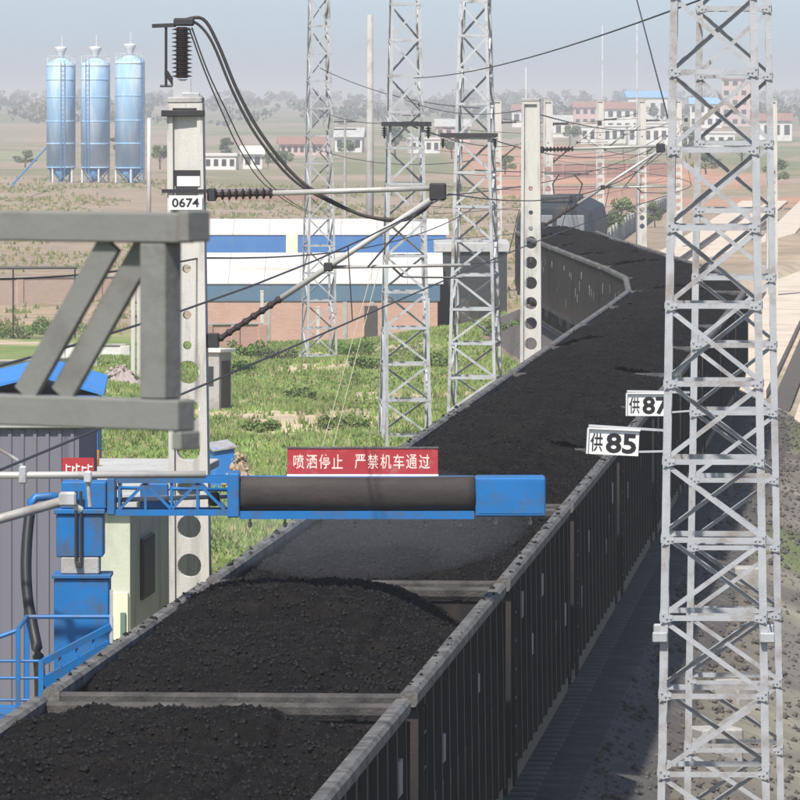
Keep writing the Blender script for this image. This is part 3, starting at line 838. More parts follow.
# ------------------------------------------------------------------ concrete poles with round holes
def perforated(width, depth, z0, z1, holes, taper=0.0):
    """a post of width x depth with round holes through it (along Y): holes = [(z, r)]; two flanges stand proud"""
    b = MB()
    hs = sorted([h for h in holes if z0 + h[1] < h[0] < z1 - h[1]])
    def W(z): return (width - taper * (z - z0)) / 2
    yf = depth / 2 * 0.62
    n = 16
    zc = z0
    cells = []
    for z, r in hs:
        c0, c1 = z - r - 0.03, z + r + 0.03
        if c0 > zc: cells.append((zc, c0, None))
        cells.append((max(c0, zc), c1, (z, r))); zc = c1
    cells.append((zc, z1, None))
    fl = 0.072
    for c0, c1, h in cells:
        w0, w1 = W(c0) - fl, W(c1) - fl
        if h is None:
            b.add([(-w0, -yf, c0), (w0, -yf, c0), (w1, -yf, c1), (-w1, -yf, c1), (-w0, yf, c0), (w0, yf, c0), (w1, yf, c1), (-w1, yf, c1)], [(0, 1, 2, 3), (7, 6, 5, 4)])
        else:
            z, r = h
            r = min(r, min(w0, w1) - 0.01)
            V = []
            for s in (-1, 1):
                for k in range(n):
                    a = 2 * math.pi * k / n; V.append((r * math.cos(a), s * yf, z + r * math.sin(a)))
                for k in range(n):
                    a = 2 * math.pi * k / n; c, q = math.cos(a), math.sin(a)
                    m_ = max(abs(c), abs(q)); zz = c1 if q / m_ > 0.999 else (c0 if q / m_ < -0.999 else z + (q / m_) * ((c1 - z) if q > 0 else (z - c0)))
                    ww = w0 + (w1 - w0) * (zz - c0) / (c1 - c0)
                    V.append((c / m_ * ww, s * yf, zz))
            Fc = []
            for k in range(n):
                k2 = (k + 1) % n
                Fc.append((n + k, n + k2, k2, k)); Fc.append((3 * n + k2, 3 * n + k, 2 * n + k, 2 * n + k2))
                Fc.append((k, k2, 2 * n + k2, 2 * n + k))
            # corner fills
            b.add(V, Fc)
    for s in (-1, 1):
        w0, w1 = W(z0), W(z1)
        V = [(s * (w0 - fl), -depth / 2, z0), (s * w0, -depth / 2, z0), (s * w0, depth / 2, z0), (s * (w0 - fl), depth / 2, z0),
             (s * (w1 - fl), -depth / 2, z1), (s * w1, -depth / 2, z1), (s * w1, depth / 2, z1), (s * (w1 - fl), depth / 2, z1)]
        Fc = [(0, 3, 2, 1), (4, 5, 6, 7), (0, 1, 5, 4), (1, 2, 6, 5), (2, 3, 7, 6), (3, 0, 4, 7)]
        if s < 0: Fc = [tuple(reversed(q)) for q in Fc]
        b.add(V, Fc)
    w1 = W(z1)
    b.box(-w1, w1, -depth / 2, depth / 2, z1 - 0.001, z1 + 0.06)
    return b
def hole_list():
    hs = [(0.9 + 0.485 * i, 0.15) for i in range(9)]
    hs += [(5.12, 0.055), (5.5, 0.055), (6.08, 0.055)]
    return hs
pole_mesh = perforated(0.54, 0.30, -1.2, 8.1, [(z, r) for z, r in hole_list()], 0.010).mesh("post", M['concrete'])
grpP = "perforated concrete catenary poles"
def concrete_pole(x, y, rz, label, lean=0.0):
    t = empty("concrete_pole", (x, y, 0), rz, label, "pole", grpP)
    t.rotation_euler = (0, lean, rz)
    link_mesh("post", pole_mesh, t)
    b = MB(); b.cbox(-0.22, 0.22, -0.16, 0.16, 8.161, 8.24, 0.015); b.build("cap", M['concrete_d'], t)
    return t
dP = 88.0
P1 = concrete_pole(xa(192, dP), dP, -HEAD, "concrete pole with round holes nearest the camera, carrying a brown insulator", R(-0.55))
dQ = 168.0
P2 = concrete_pole(xa(531, dQ), dQ, -HEAD, "concrete pole with round holes standing against the bend of the train")
for px, d, lab in ((497, 370, "slim concrete pole behind the lattice tower left of the train"), (548, 345, "pale concrete pole just left of the locomotive roof"),
                   (600, 425, "pale concrete pole right of the locomotive by the fence"), (642, 405, "pale concrete pole by the sandy yard left of the nearest tower"),
                   (678, 440, "concrete pole glimpsed beside the left leg of the nearest tower"), (772, 330, "concrete pole seen between the right legs of the two near towers")):
    concrete_pole(xa(px, d), d, 0.05, lab)
for px, d, top, lab in ((602.5, 428, 12.9, "thin steel mast rising beside the concrete pole right of the locomotive"), (637, 410, 13.0, "thin steel mast left of the nearest tower"), (526, 172, 9.0, "short thin rod beside the top of the bend pole")):
    b = MB(); g = gz(xa(px, d), d); b.tube([(xa(px, d), d, g), (xa(px, d), d, 6), (xa(px, d), d, top)], [0.06, 0.045, 0.03] if d > 200 else [0.03, 0.025, 0.015], 8)
    tag(b.sm().build("thin_mast", M['galv_old']), lab, "mast")
b = MB(); dd = 345.0; b.tube([(xa(370, dd), dd, -2.4), (xa(370, dd), dd, 12.4)], [0.21, 0.15], 14)
tag(b.sm().build("round_pole", M['concrete_d']), "round grey concrete pole behind the white-roofed building", "pole")

# fittings of the near pole
def ribbed(p0, p1, n, r0, r1):
    """a string of insulator sheds between two points"""
    p0 = Vector(p0); p1 = Vector(p1); d = p1 - p0; L = d.length
    prof = [(r0 * 0.8, 0)]
    for i in range(n):
        a = L * (i + 0.15) / n
        prof += [(r0, a), (r1, a + L * 0.22 / n), (r1 * 0.92, a + L * 0.36 / n), (r0, a + L * 0.6 / n)]
    prof.append((r0 * 0.8, L))
    m = MB().lathe(prof, 14)
    m.xf(Matrix.Translation(p0) @ d.to_track_quat('Z', 'Y').to_matrix().to_4x4())
    return m
px_ = dP / FPX
def lp(px, py, dy=0.0):
    """a point in the near pole's plane"""
    return Vector((xa(px, dP), dP + dy, za(py, dP)))
t = empty("post_insulator", lp(184, 103, 0), 0, "brown ribbed post insulator on top of the near concrete pole", "insulator")
def loc(p): return p - t.location
b = ribbed(loc(lp(182, 78)), loc(lp(182, 27)), 12, 0.075, 0.135); b.build("sheds", M['insul'], t)
b = MB(); b.cbox(-0.28, 0.26, -0.2, 0.2, -0.17, -0.09, 0.01); b.build("base_plate", M['steel_d'], t)
b = MB(); b.prism(loc(lp(182, 104)), loc(lp(182, 79)), [(-0.11, -0.09), (0.11, -0.09), (0.11, 0.09), (-0.11, 0.09)], (0, 1, 0)); b.cbox(-0.02, 0.2, -0.12, 0.12, -0.09, 0.13, 0.01); b.build("bracket", M['galv_old'], t)
b = MB(); b.cbox(-0.13, 0.13, -0.1, 0.1, loc(lp(182, 26)).z, loc(lp(182, 18)).z, 0.02); b.build("cap", M['steel_d'], t)
b = MB(); b.bar(loc(lp(152, 26)), loc(lp(176, 25)), 0.06, 0.05); b.rod(loc(lp(166, 27)), loc(lp(166, 86)), 0.018); b.rod(loc(lp(166, 72)), loc(lp(179, 92)), 0.03); b.rod(loc(lp(160, 86)), loc(lp(172, 86)), 0.015); b.build("switch_arm", M['steel_d'], t)
# strip across the pole with number plate below
t = empty("pole_plate", lp(186, 202, -0.19), 0, "small white number plate strapped to the near concrete pole", "sign")
b = MB(); b.box(-0.21, 0.21, -0.01, 0.005, -0.095, 0.085); b.build("plate", M['white'], t)
link_mesh("lettering", text_mesh("lettering", "0674", 0.34, 0.115, M['black'], 0.02), t, (0, -0.014, -0.005))
b = MB(); b.bar((-0.30, 0.03, 0.14), (0.27, 0.03, 0.14), 0.03, 0.045); b.build("strap", M['steel_d'], t)
t = empty("pole_notice", lp(187, 178, -0.155), 0, "white paper notice inside the dark recess on the near pole", "notice")
b = MB(); b.box(-0.17, 0.17, -0.012, 0.004, -0.10, 0.10); b.build("recess", M['steel_d'], t)  # flat dark plate, its colour standing in for the shade of a slot
b = MB(); b.box(-0.12, 0.165, -0.018, -0.0125, -0.10, 0.025); b.build("paper", M['white'], t)

# cantilevers
def cantilever(d, polex, label, reach=None):
    """bracket arm reaching from a pole at polex over the track"""
    tx = float(trackx(np.array([d]))[0])
    reach = reach or tx - polex - 0.08
    t = empty("cantilever_arm", (polex, d, 0), -HEAD, label, "catenary arm", "catenary bracket arms")
    zt, zb = 7.07, 5.18
    x0 = 0.26
    ribbed((x0, 0, zt - 0.06), (x0 + 0.78, 0, zt - 0.04), 9, 0.035, 0.075).build("insulator", M['insul'], t)
    b = MB(); b.rod((x0 + 0.76, 0, zt - 0.04), (reach, 0, zt + 0.03), 0.036, 10); b.sm().build("top_tube", M['tube'], t)
    e = Vector((reach - 0.06, 0, zt - 0.06)); s = Vector((x0 + 0.06, 0, zb)); k = s + (e - s) * 0.36
    ribbed(s, s + (e - s) * 0.30, 8, 0.033, 0.05).build("insulator", M['insul'], t)
    b = MB(); b.rod(s + (e - s) * 0.29, e, 0.038, 10); b.sm().build("brace_tube", M['tube'], t)
    b = MB(); b.cbox(reach - 0.16, reach + 0.05, -0.06, 0.06, zt - 0.13, zt + 0.09, 0.02); b.build("end_clamp", M['steel_d'], t)
    zr = 6.1
    a = s + (e - s) * ((zr - s.z) / (e.z - s.z))
    b = MB(); b.rod((a.x, 0.06, zr), (reach + 0.35, 0.06, zr + 0.03), 0.022, 8); b.sm().build("registration_tube", M['tube'], t)
    b = MB(); b.cbox(a.x - 0.05, a.x + 0.06, -0.05, 0.1, zr - 0.05, zr + 0.06, 0.012); b.build("clamp", M['steel_d'], t)
    b = MB(); b.rod((reach - 0.65, 0.06, zr + 0.02), (reach - 0.5, 0.06, zr - 0.12), 0.015, 6); b.rod((reach - 0.5, 0.06, zr - 0.12), (reach + 0.25, 0.06, zr - 0.13), 0.014, 6); b.build("steady_arm", M['steel_d'], t)
    b = MB(); b.tube([(a.x + 0.5, 0, zr), (a.x + 0.8, 0, zr + 0.35), (reach - 0.3, 0, zt - 0.28), (reach - 0.1, 0, zt - 0.1)], 0.012, 5); b.build("tie_wire", M['wire'], t)
    b = MB(); b.cbox(0.2, 0.30, -0.1, 0.1, zt - 0.14, zt + 0.02, 0.01); b.cbox(0.2, 0.34, -0.09, 0.09, zb - 0.09, zb + 0.09, 0.01); b.build("pole_clamp", M['steel_d'], t)
    return t
cantilever(dP, xa(192, dP), "bracket arm of grey tubes reaching from the near concrete pole")
cantilever(dQ, xa(531, dQ), "bracket arm reaching from the concrete pole at the train's bend")

for px, d, lab in ((497, 370, "bracket arm on the slim pole behind the lattice tower"), (548, 345, "bracket arm on the pole left of the locomotive roof"), (600, 425, "bracket arm on the pole right of the locomotive"), (642, 405, "bracket arm on the pole left of the nearest tower")):
    cantilever(d, xa(px, d), lab, 2.6)
# contact wire, messenger and droppers; feeder cables
def smooth_path(P, m=5):
    P = [Vector(p) for p in P]; out = []
    for i in range(len(P) - 1):
        a, b0, c, d = P[max(i - 1, 0)], P[i], P[i + 1], P[min(i + 2, len(P) - 1)]
        for k in range(m):
            t_ = k / m
            out.append(0.5 * ((2 * b0) + (c - a) * t_ + (2 * a - 5 * b0 + 4 * c - d) * t_ ** 2 + (3 * b0 - a - 3 * c + d) * t_ ** 3))
    return out + [P[-1]]
def sag(p0, p1, s, n=16):
    p0 = Vector(p0); p1 = Vector(p1)
    return [p0.lerp(p1, i / n) - Vector((0, 0, s * 4 * (i / n) * (1 - i / n))) for i in range(n + 1)]
def tk(d, z, a=0.0):
    x, y, th = track(d); return Vector((x + a, y, z))
pts = [tk(d, 5.93, 0.18 * math.sin(d / 25)) for d in np.arange(14, 320, 6)]
tag(MB().tube(pts, 0.009, 6).build("contact_wire", M['wire']), "contact wire running above the middle of the train", "wire")
pts = sag(tk(8, 7.0), tk(dP, 7.02), 0.5, 12) + sag(tk(dP, 7.02), tk(dQ, 7.02), 0.5, 12)[1:] + sag(tk(dQ, 7.02), tk(250, 7.02), 0.4, 12)[1:] + sag(tk(250, 7.02), tk(320, 7.02), 0.4, 12)[1:]
tag(MB().tube(pts, 0.009, 6).build("messenger_wire", M['wire']), "sagging messenger wire above the contact wire", "wire")
for d in (72, 104, 120, 136, 152, 186, 206, 226):
    zz = 7.02 - 0.45 * (1 if 90 < d < 160 else 0.7)
    tag(MB().tube([tk(d, 5.93, 0.18 * math.sin(d / 25)), tk(d, zz)], 0.006, 4).build("dropper_wire", M['wire']), "thin dropper wire hanging from the messenger wire, %s from the near end" % ordw[(72, 104, 120, 136, 152, 186, 206, 226).index(d)], "wire", "dropper wires")
for q, lab in ((0, "thick black jumper cable curving from the post insulator to the arm end"), (1, "lower black jumper cable beside the thicker one")):
    P = [lp(184 + 3 * q, 20, -0.05), lp(203 - 4 * q, 19 + 6 * q), lp(218 - 5 * q, 44), lp(238 - 5 * q, 92), lp(262 - 6 * q, 135), lp(296 - 6 * q, 177), lp(330 - 4 * q, 200), lp(365, 216), lp(400, 219 + 2 * q), lp(424, 210), lp(436, 193)]
    tag(MB().tube(smooth_path(P), 0.022 if q == 0 else 0.018, 7).sm().build("jumper_cable", M['wire']), lab, "cable", "jumper cables")
for q, lab in ((0, "thin grey feeder wire dropping away from the pole top"), (1, "second thin feeder wire just right of the first one")):
    P = [at(189 + 3 * q, 28, 88.1), at(205 + 3 * q, 72, 92), at(222 + 5 * q, 112, 98), at(240 + 6 * q, 150, 108), at(264 + 6 * q, 184, 130), at(294 + 4 * q, 206, 180), at(312 + 4 * q, 214, 254.4)]
    tag(MB().tube(smooth_path(P), 0.010, 5).sm().build("feeder_wire", M['wire']), lab, "wire", "feeder wires")
def long_wire(a, b_, s, r, lab, name="overhead_wire"):
    tag(MB().tube(sag(a, b_, s, 18), r, 5).build(name, M['wire']), lab, "wire", "overhead wires")
long_wire(at(-80, 278, 80), at(200, 258, 88), 0.1, 0.012, "thin overhead wire reaching the near concrete pole from the left")
long_wire(at(205, 258, 88), at(475, 207, 205), 0.4, 0.012, "thin overhead wire from the near pole towards the middle lattice tower")
long_wire(at(596, -155, 110), at(668, 118, 70.4), 0.0, 0.008, "steep thin wire meeting the left leg of the nearest tower")
long_wire(at(414, 78, 184.6), at(700, 0, 80), 0.2, 0.012, "overhead wire crossing the sky towards the nearest tower")
long_wire(at(320, 68, 255), at(480, 108, 205), 0.3, 0.014, "overhead wire between the two lattice towers on the left")
long_wire(at(408, 124, 185), at(480, 135, 205), 0.2, 0.012, "short wire between the crossarms of two lattice towers")
long_wire(at(408, 124, 185), at(530, 140, 420), 0.5, 0.018, "overhead wire running from the dark crossarm into the distance")
long_wire(at(478, 135, 205), at(664, 134, 425), 1.0, 0.02, "upper overhead wire spanning behind the bend pole")
long_wire(at(440, 196, 190), at(664, 142, 405), 0.5, 0.018, "lower overhead wire spanning behind the bend pole")
for i_, (y0_, y1_, dd0, dd1, lab_) in enumerate(((206, 199, 260, 420, "thin dark wire just above the locomotive roof"), (214, 178, 240, 410, "thin wire rising behind the bend pole towards the right"), (186, 181, 330, 430, "level thin wire across the red terraces"), (172, 168, 350, 430, "level thin wire above the red terraces"), (150, 154, 360, 430, "upper level wire across the far fields"), (128, 126, 300, 430, "highest level wire behind the bend pole top"), (240, 205, 215, 400, "low thin wire in front of the locomotive"))):
    long_wire(at(425 + 9 * (i_ % 3), y0_, dd0), at(668 - 4 * (i_ % 2), y1_, dd1), 0.35, 0.011 if dd0 < 300 else 0.014, lab_)
long_wire(at(531, 108, 168), at(405, 100, 185), 0.25, 0.010, "thin wire from the bend pole top back to the crossarm tower")
long_wire(at(531, 112, 168), at(678, 118, 440), 0.6, 0.018, "thin wire from the bend pole top to the far right poles")
long_wire(at(497, 118, 370), at(650, 110, 410), 0.5, 0.018, "thin wire between the far pole tops behind the bend pole")
long_wire(at(319, 110, 255), at(405, 122, 185), 0.2, 0.012, "thin wire from the slim tower to the dark crossarm")
long_wire(at(475, 170, 205), at(660, 160, 405), 0.3, 0.016, "thin horizontal wire behind the bracket arm of the bend pole")
long_wire(at(319, 150, 255), at(475, 160, 205), 0.3, 0.012, "thin wire linking the slim tower and the tower nearest the train")
long_wire(at(383, 267, 185), at(500, 262, 205), 0.02, 0.012, "thin wire strung low between the two middle towers")
for q in (0, 1):
    tag(MB().tube([at(320 + 11 * q, 455, 172), at(373 + 6 * q, 268, 184.6)], 0.010, 5).build("guy_wire", M['guy']), "pale %s guy wire staying the crossarm tower" % ("left" if q == 0 else "right"), "guy wire", "guy wires")

# ------------------------------------------------------------------ dust-suppression spray station
dS = 70.0
SX, SZ = xa(81, dS), -0.9
st = empty("spray_station", (SX, dS, SZ), 0, "blue spray machine with column and boom reaching over the coal wagons", "machine")
def sx(px): return (px - 81) * 0.01
def sz(py): return 9.2 - py * 0.01 - SZ
b = MB(); b.cbox(sx(55), sx(110), -0.25, 0.3, 0.0, sz(577), 0.012); col_lo = b.build("lower_column", M['blue'], st)
b = MB(); b.cbox(sx(53), sx(112), -0.28, 0.33, sz(577) + 0.001, sz(573), 0.006); b.build("flange", M['blue'], st)
b = MB(); b.cbox(sx(62), sx(100), -0.2, 0.25, sz(573) + 0.001, sz(556), 0.012); b.build("turntable", M['concrete_d'], st)
b = MB(); b.cbox(sx(57), sx(104), -0.2, 0.27, sz(556) + 0.001, sz(513), 0.012); b.build("upper_column", M['blue'], st)
b = MB(); b.cbox(sx(55), sx(106), -0.23, 0.30, sz(513) + 0.001, sz(508), 0.008); b.build("flange", M['blue'], st)
for q in (77, 82):
    b = MB(); b.rod((sx(q), -0.24, sz(562)), (sx(q), -0.24, sz(490)), 0.014, 8); b.build("guide_rod", M['steel_d'], st)
b = MB(); b.cbox(sx(76.5), sx(83), -0.27, -0.215, sz(566), sz(560), 0.008); b.build("rod_end", M['steel_d'], st)
b = MB(); b.cbox(sx(62), sx(107), -0.17, 0.26, sz(508) + 0.001, sz(481), 0.012); b.build("slewing_box", M['blue'], st)
b = MB(); b.cbox(sx(108), sx(116), -0.22, 0.3, sz(514), sz(477), 0.01); b.build("mount_plate", M['blue'], st)
# lattice part of the boom
for yy in (-0.18, 0.22):
    for py in (479, 511.5):
        b = MB(); b.bar((sx(116.5), yy, sz(py)), (sx(228), yy, sz(py)), 0.06, 0.06); b.build("boom_chord", M['blue'], st)
    xs = [120, 146, 172, 198, 225]
    for i in range(4):
        a, c = (482, 508.5) if i % 2 else (508.5, 482)
        b = MB(); b.bar((sx(xs[i]), yy, sz(a)), (sx(xs[i + 1]), yy, sz(c)), 0.028, 0.028, (0, 1, 0)); b.build("boom_brace", M['blue'], st)
        b = MB(); b.bar((sx(xs[i]), yy, sz(508.4)), (sx(xs[i]), yy, sz(482.1)), 0.026, 0.026, (0, 1, 0)); b.build("boom_post", M['blue'], st)
b = MB(); b.rod((sx(116.5), 0.0, sz(500)), (sx(228), 0.0, sz(496)), 0.026, 10); b.sm().build("water_pipe", M['galv'], st)
b = MB(); b.rod((sx(116.5), 0.05, sz(488)), (sx(228), 0.05, sz(490)), 0.018, 8); b.sm().build("water_pipe", M['blue'], st)
b = MB(); b.cbox(sx(140), sx(168), 0.02, 0.16, sz(509), sz(484), 0.01); b.build("valve_box", M['blue'], st)
b = MB(); b.lathe([(0.03, 0), (0.06, 0.02), (0.06, 0.12), (0.03, 0.15)], 12, (sx(214), 0, sz(506))); b.sm().build("valve", M['steel_d'], st)
# solid part of the boom
b = MB(); b.cbox(sx(228), sx(240), -0.30, 0.32, sz(516), sz(472), 0.012); b.build("end_plate", M['blue'], st)
b = MB(); b.cbox(sx(240) + 0.001, sx(475), -0.12, 0.30, sz(513), sz(477), 0.012); b.build("boom_box", M['blue'], st)
b = MB(); b.prism((sx(240) + 0.001, 0, 0), (sx(545), 0, 0), [(-0.25, sz(517)), (-0.235, sz(517)), (-0.235, sz(509)), (-0.25, sz(509))]); 
b = MB(); b.box(sx(240) + 0.001, sx(474), -0.27, -0.121, sz(517.5), sz(509.5)); b.build("lip_channel", M['blue'], st)
b = MB(); b.cbox(sx(475) + 0.001, sx(545), -0.28, 0.32, sz(515), sz(476.5), 0.014); b.build("end_box", M['blue'], st)
b = MB(); b.cbox(sx(478), sx(542), -0.285, -0.279, sz(512), sz(479.5), 0.002); b.build("access_panel", M['blue'], st)
# dark tarpaulin cover bulging towards the viewer
nseg = 30; prof = []
for i in range(13):
    a = math.pi * (i / 12 - 0.5)
    prof.append((-0.122 - 0.175 * math.cos(a) ** 0.6, (sz(476) + sz(509)) / 2 + 0.168 * math.sin(a)))
V = []; Fc = []
for i in range(nseg + 1):
    x = sx(241) + (sx(474.5) - sx(241)) * i / nseg
    for j, (y, z) in enumerate(prof):
        w = 0.012 * math.sin(i * 1.7 + j * 0.4) * math.sin(j / 12 * math.pi) + 0.006 * math.sin(i * 0.6 + 1)
        V.append((x, y - w, z - 0.01 * math.sin(i / nseg * math.pi)))
m_ = len(prof)
for i in range(nseg):
    for j in range(m_ - 1): Fc.append((i * m_ + j, (i + 1) * m_ + j, (i + 1) * m_ + j + 1, i * m_ + j + 1))
Fc.append(tuple(range(m_))); Fc.append(tuple(reversed(range(nseg * m_, nseg * m_ + m_))))
b = MB().add(V, Fc).sm(); b.build("dark_cover", M['rubber'], st)
for q in (250, 285, 320, 355, 390, 425, 460, 495, 530):
    b = MB(); b.lathe([(0.014, 0), (0.014, -0.05), (0.024, -0.055), (0.02, -0.09), (0.006, -0.10)], 8, (sx(q), 0.0, sz(517.5) if q < 475 else sz(515))); b.build("spray_nozzle", M['galv'], st)
# elbow pipe and hose
b = MB().tube([(sx(62), -0.05, sz(497)), (sx(48), -0.06, sz(496)), (sx(36), -0.08, sz(497)), (sx(31), -0.1, sz(502)), (sx(30), -0.1, sz(512))], 0.045, 10).sm(); b.build("elbow_pipe", M['blue'], st)
hp = [at(30, 511, 69.9), at(27, 540, 69.8), at(26, 570, 69.7), at(28, 600, 69.6), at(33, 628, 69.5), at(38, 655, 69.4), at(40, 690, 69.4), at(40, 760, 69.5), at(38, 990, 69.6)]
tag(MB().tube(smooth_path(hp), 0.056, 10).sm().build("hose", M['hose']), "thick black hose hanging down beside the blue machine", "hose")

# red warning sign on the boom
t = empty("warning_sign", (xa(362.5, dS), dS + 0.2, za(476, dS)), 0, "red warning board with pale lettering on top of the spray boom", "sign")
sw, sh = 1.51, 0.265
b = MB(); b.box(-sw / 2, sw / 2, -0.012, 0.012, 0.008, sh); b.build("board", M['red'], t)
b = MB(); b.box(-sw / 2 - 0.01, sw / 2 + 0.01, -0.02, 0.02, sh + 0.001, sh + 0.018); b.build("frame_edge", M['rim'], t)
b = MB(); b.box(-sw / 2 - 0.005, sw / 2 + 0.005, -0.02, 0.02, -0.012, 0.007); b.build("frame_edge", M['white'], t)
chars = "喷洒停止 严禁机车通过"
for i, ch in enumerate(chars):
    if ch == ' ': continue
    xc = -sw / 2 + 0.115 + i * 0.129 - (0.03 if i > 4 else 0)
    link_mesh("lettering", text_mesh("lettering", ch, 0.108, 0.145, M['pinkw'], 0.008), t, (xc, -0.0145, 0.135))
for q in (-0.6, 0.6):
    b = MB(); b.bar((q, 0.025, -0.04), (q, 0.025, sh - 0.03), 0.03, 0.02, (0, 1, 0)); b.build("bracket", M['steel_d'], t)

# small red sign behind the pipe
t = empty("small_red_sign", at(78, 466, 72.0), 0, "small red sign with white marks above the blue machine", "sign")
b = MB(); b.box(-0.165, 0.165, -0.01, 0.01, -0.08, 0.085); b.build("board", M['red'], t)
b = MB()
for i, (x, w_, h_) in enumerate(((-0.125, 0.05, 0.08), (-0.06, 0.03, 0.06), (-0.02, 0.04, 0.085), (0.04, 0.05, 0.06), (0.10, 0.05, 0.08))):
    b.box(x, x + 0.012, -0.014, -0.0101, -0.06, -0.06 + h_); b.box(x + 0.013, x + w_, -0.014, -0.0101, -0.06 + h_ * 0.6, -0.06 + h_ * 0.6 + 0.014)
b.build("lettering", M['white'], t)
b = MB(); b.bar((0.1, 0.025, -2.6), (0.1, 0.025, 0.06), 0.04, 0.03, (0, 1, 0)); b.build("bracket", M['steel_d'], t)

# grey pipe run in front of the machine
dpipe = 68.6
t = empty("grey_pipe", at(-160, 476, dpipe), 0, "pale grey horizontal pipe in front of the blue machine", "pipe")
o0 = t.location.copy()
b = MB().rod(at(-160, 476, dpipe) - o0, at(206, 474.5, dpipe) - o0, 0.036, 12).sm(); b.build("pipe", M['tube'], t)
b = MB(); b.cbox(*[v for p in ((at(19, 0, dpipe) - o0).x, (at(27, 0, dpipe) - o0).x) for v in (p,)], -0.05, 0.05, -0.075, 0.10, 0.015); b.build("clamp", M['galv'], t)
b = MB(); b.cbox((at(84, 0, dpipe) - o0).x, (at(92, 0, dpipe) - o0).x, -0.05, 0.05, -0.07, 0.05, 0.015); b.rod((at(88, 0, dpipe) - o0) * 1.0 + Vector((0, 0, -(at(88, 0, dpipe) - o0).z - 0.06)), Vector(((at(90, 0, dpipe) - o0).x, 0.0, -0.30)), 0.02); b.build("hanger", M['galv_old'], t)
b = MB().tube([Vector(((at(23, 0, dpipe) - o0).x, 0, 0.08)), Vector(((at(17, 0, dpipe) - o0).x, -0.02, 0.16)), Vector(((at(0, 0, dpipe) - o0).x, -0.03, 0.26)), Vector(((at(-40, 0, dpipe) - o0).x, -0.03, 0.42))], 0.016, 7); b.build("stay", M['galv_old'], t)
b = MB(); b.bar((0.05, 0.1, -4.9), (0.05, 0.1, 1.0), 0.2, 0.2, (0, 1, 0)); b.build("support_post", M['concrete_d'], t)
t = empty("pipe_strut", at(-120, 553, dpipe - 0.25), 0, "pale sloping pipe below the horizontal grey pipe at the left edge", "pipe")
o0 = t.location.copy()
b = MB().rod(Vector(), at(60, 502, dpipe - 0.25) - o0, 0.048, 12).sm(); b.build("pipe", M['tube'], t)
b = MB(); p = at(66, 500, dpipe - 0.25) - o0; b.cbox(p.x - 0.07, p.x + 0.1, -0.06, 0.06, p.z - 0.06, p.z + 0.08, 0.02); b.rod(p, p + Vector((0.15, 0.05, -0.10)), 0.03); b.build("joint", M['galv_old'], t)

# blue platform with railing at the lower left
dR = 67.2
t = empty("railed_platform", (xa(60, dR), dR, -0.9), 0, "small blue platform with railing and stair beside the near wagon", "platform")
def rl(px, py, dy=0.0): 
    p = at(px, py, dR); return Vector((p.x - t.location.x, dy, p.z + 0.9))
zd = rl(0, 720).z
b = MB(); b.box(rl(-30, 0).x, rl(106, 0).x, -0.02, 1.7, zd - 0.08, zd); b.build("deck", M['blue'], t)
for px, dy in ((18, 0), (18, 1.6), (-26, 0)):
    q = rl(px, 0).x
    b = MB(); b.bar((q, dy, 0), (q, dy, rl(0, 629).z), 0.045, 0.045, (0, 1, 0)); b.build("post", M['blue'], t)
b = MB(); b.bar((rl(110, 0).x, 0.3, 0), (rl(110, 0).x, 0.3, rl(0, 592).z), 0.03, 0.03, (0, 1, 0)); b.build("post", M['galv'], t)
b = MB(); b.bar((rl(104, 0).x, 1.6, 0), (rl(104, 0).x, 1.6, rl(0, 629).z), 0.045, 0.045, (0, 1, 0)); b.build("post", M['blue'], t)
b = MB(); b.rod((rl(-26, 0).x, 0, rl(0, 646).z), (rl(18, 0).x, 0, rl(0, 630).z), 0.022); b.build("rail", M['blue'], t)
b = MB(); b.rod((rl(18, 0).x, 1.6, rl(0, 629).z), (rl(106, 0).x, 1.6, rl(0, 629).z), 0.022); b.build("rail", M['blue'], t)
b = MB(); b.rod((rl(18, 0).x, 0, rl(0, 629).z), (rl(18, 0).x, 1.6, rl(0, 629).z), 0.022); b.build("rail", M['blue'], t)
for py in (661, 678, 700):
    b = MB(); b.rod((rl(-26, 0).x, 0, rl(0, py).z), (rl(41, 0).x, 0, rl(0, py).z), 0.014); b.build("rail", M['blue'], t)
b = MB(); b.bar(rl(43, 662), rl(109, 629, 0.3), 0.05, 0.06); b.build("stair_string", M['blue'], t)
b = MB(); b.bar(rl(43, 684), rl(109, 648, 0.3), 0.04, 0.12); b.build("stair_string", M['blue'], t)
for i in range(5):
    f = i / 4
    b = MB(); p0 = rl(43 + 66 * f, 684 - 36 * f, 0.3 * f); p1 = rl(43 + 66 * f, 662 - 33 * f, 0.3 * f)
    b.bar(p0, p1, 0.025, 0.025, (0, 1, 0)); b.build("baluster", M['blue'], t)
b = MB(); b.bar((rl(41, 0).x, 0, 0), (rl(41, 0).x, 0, rl(0, 660).z), 0.05, 0.05, (0, 1, 0)); b.build("post", M['blue'], t)

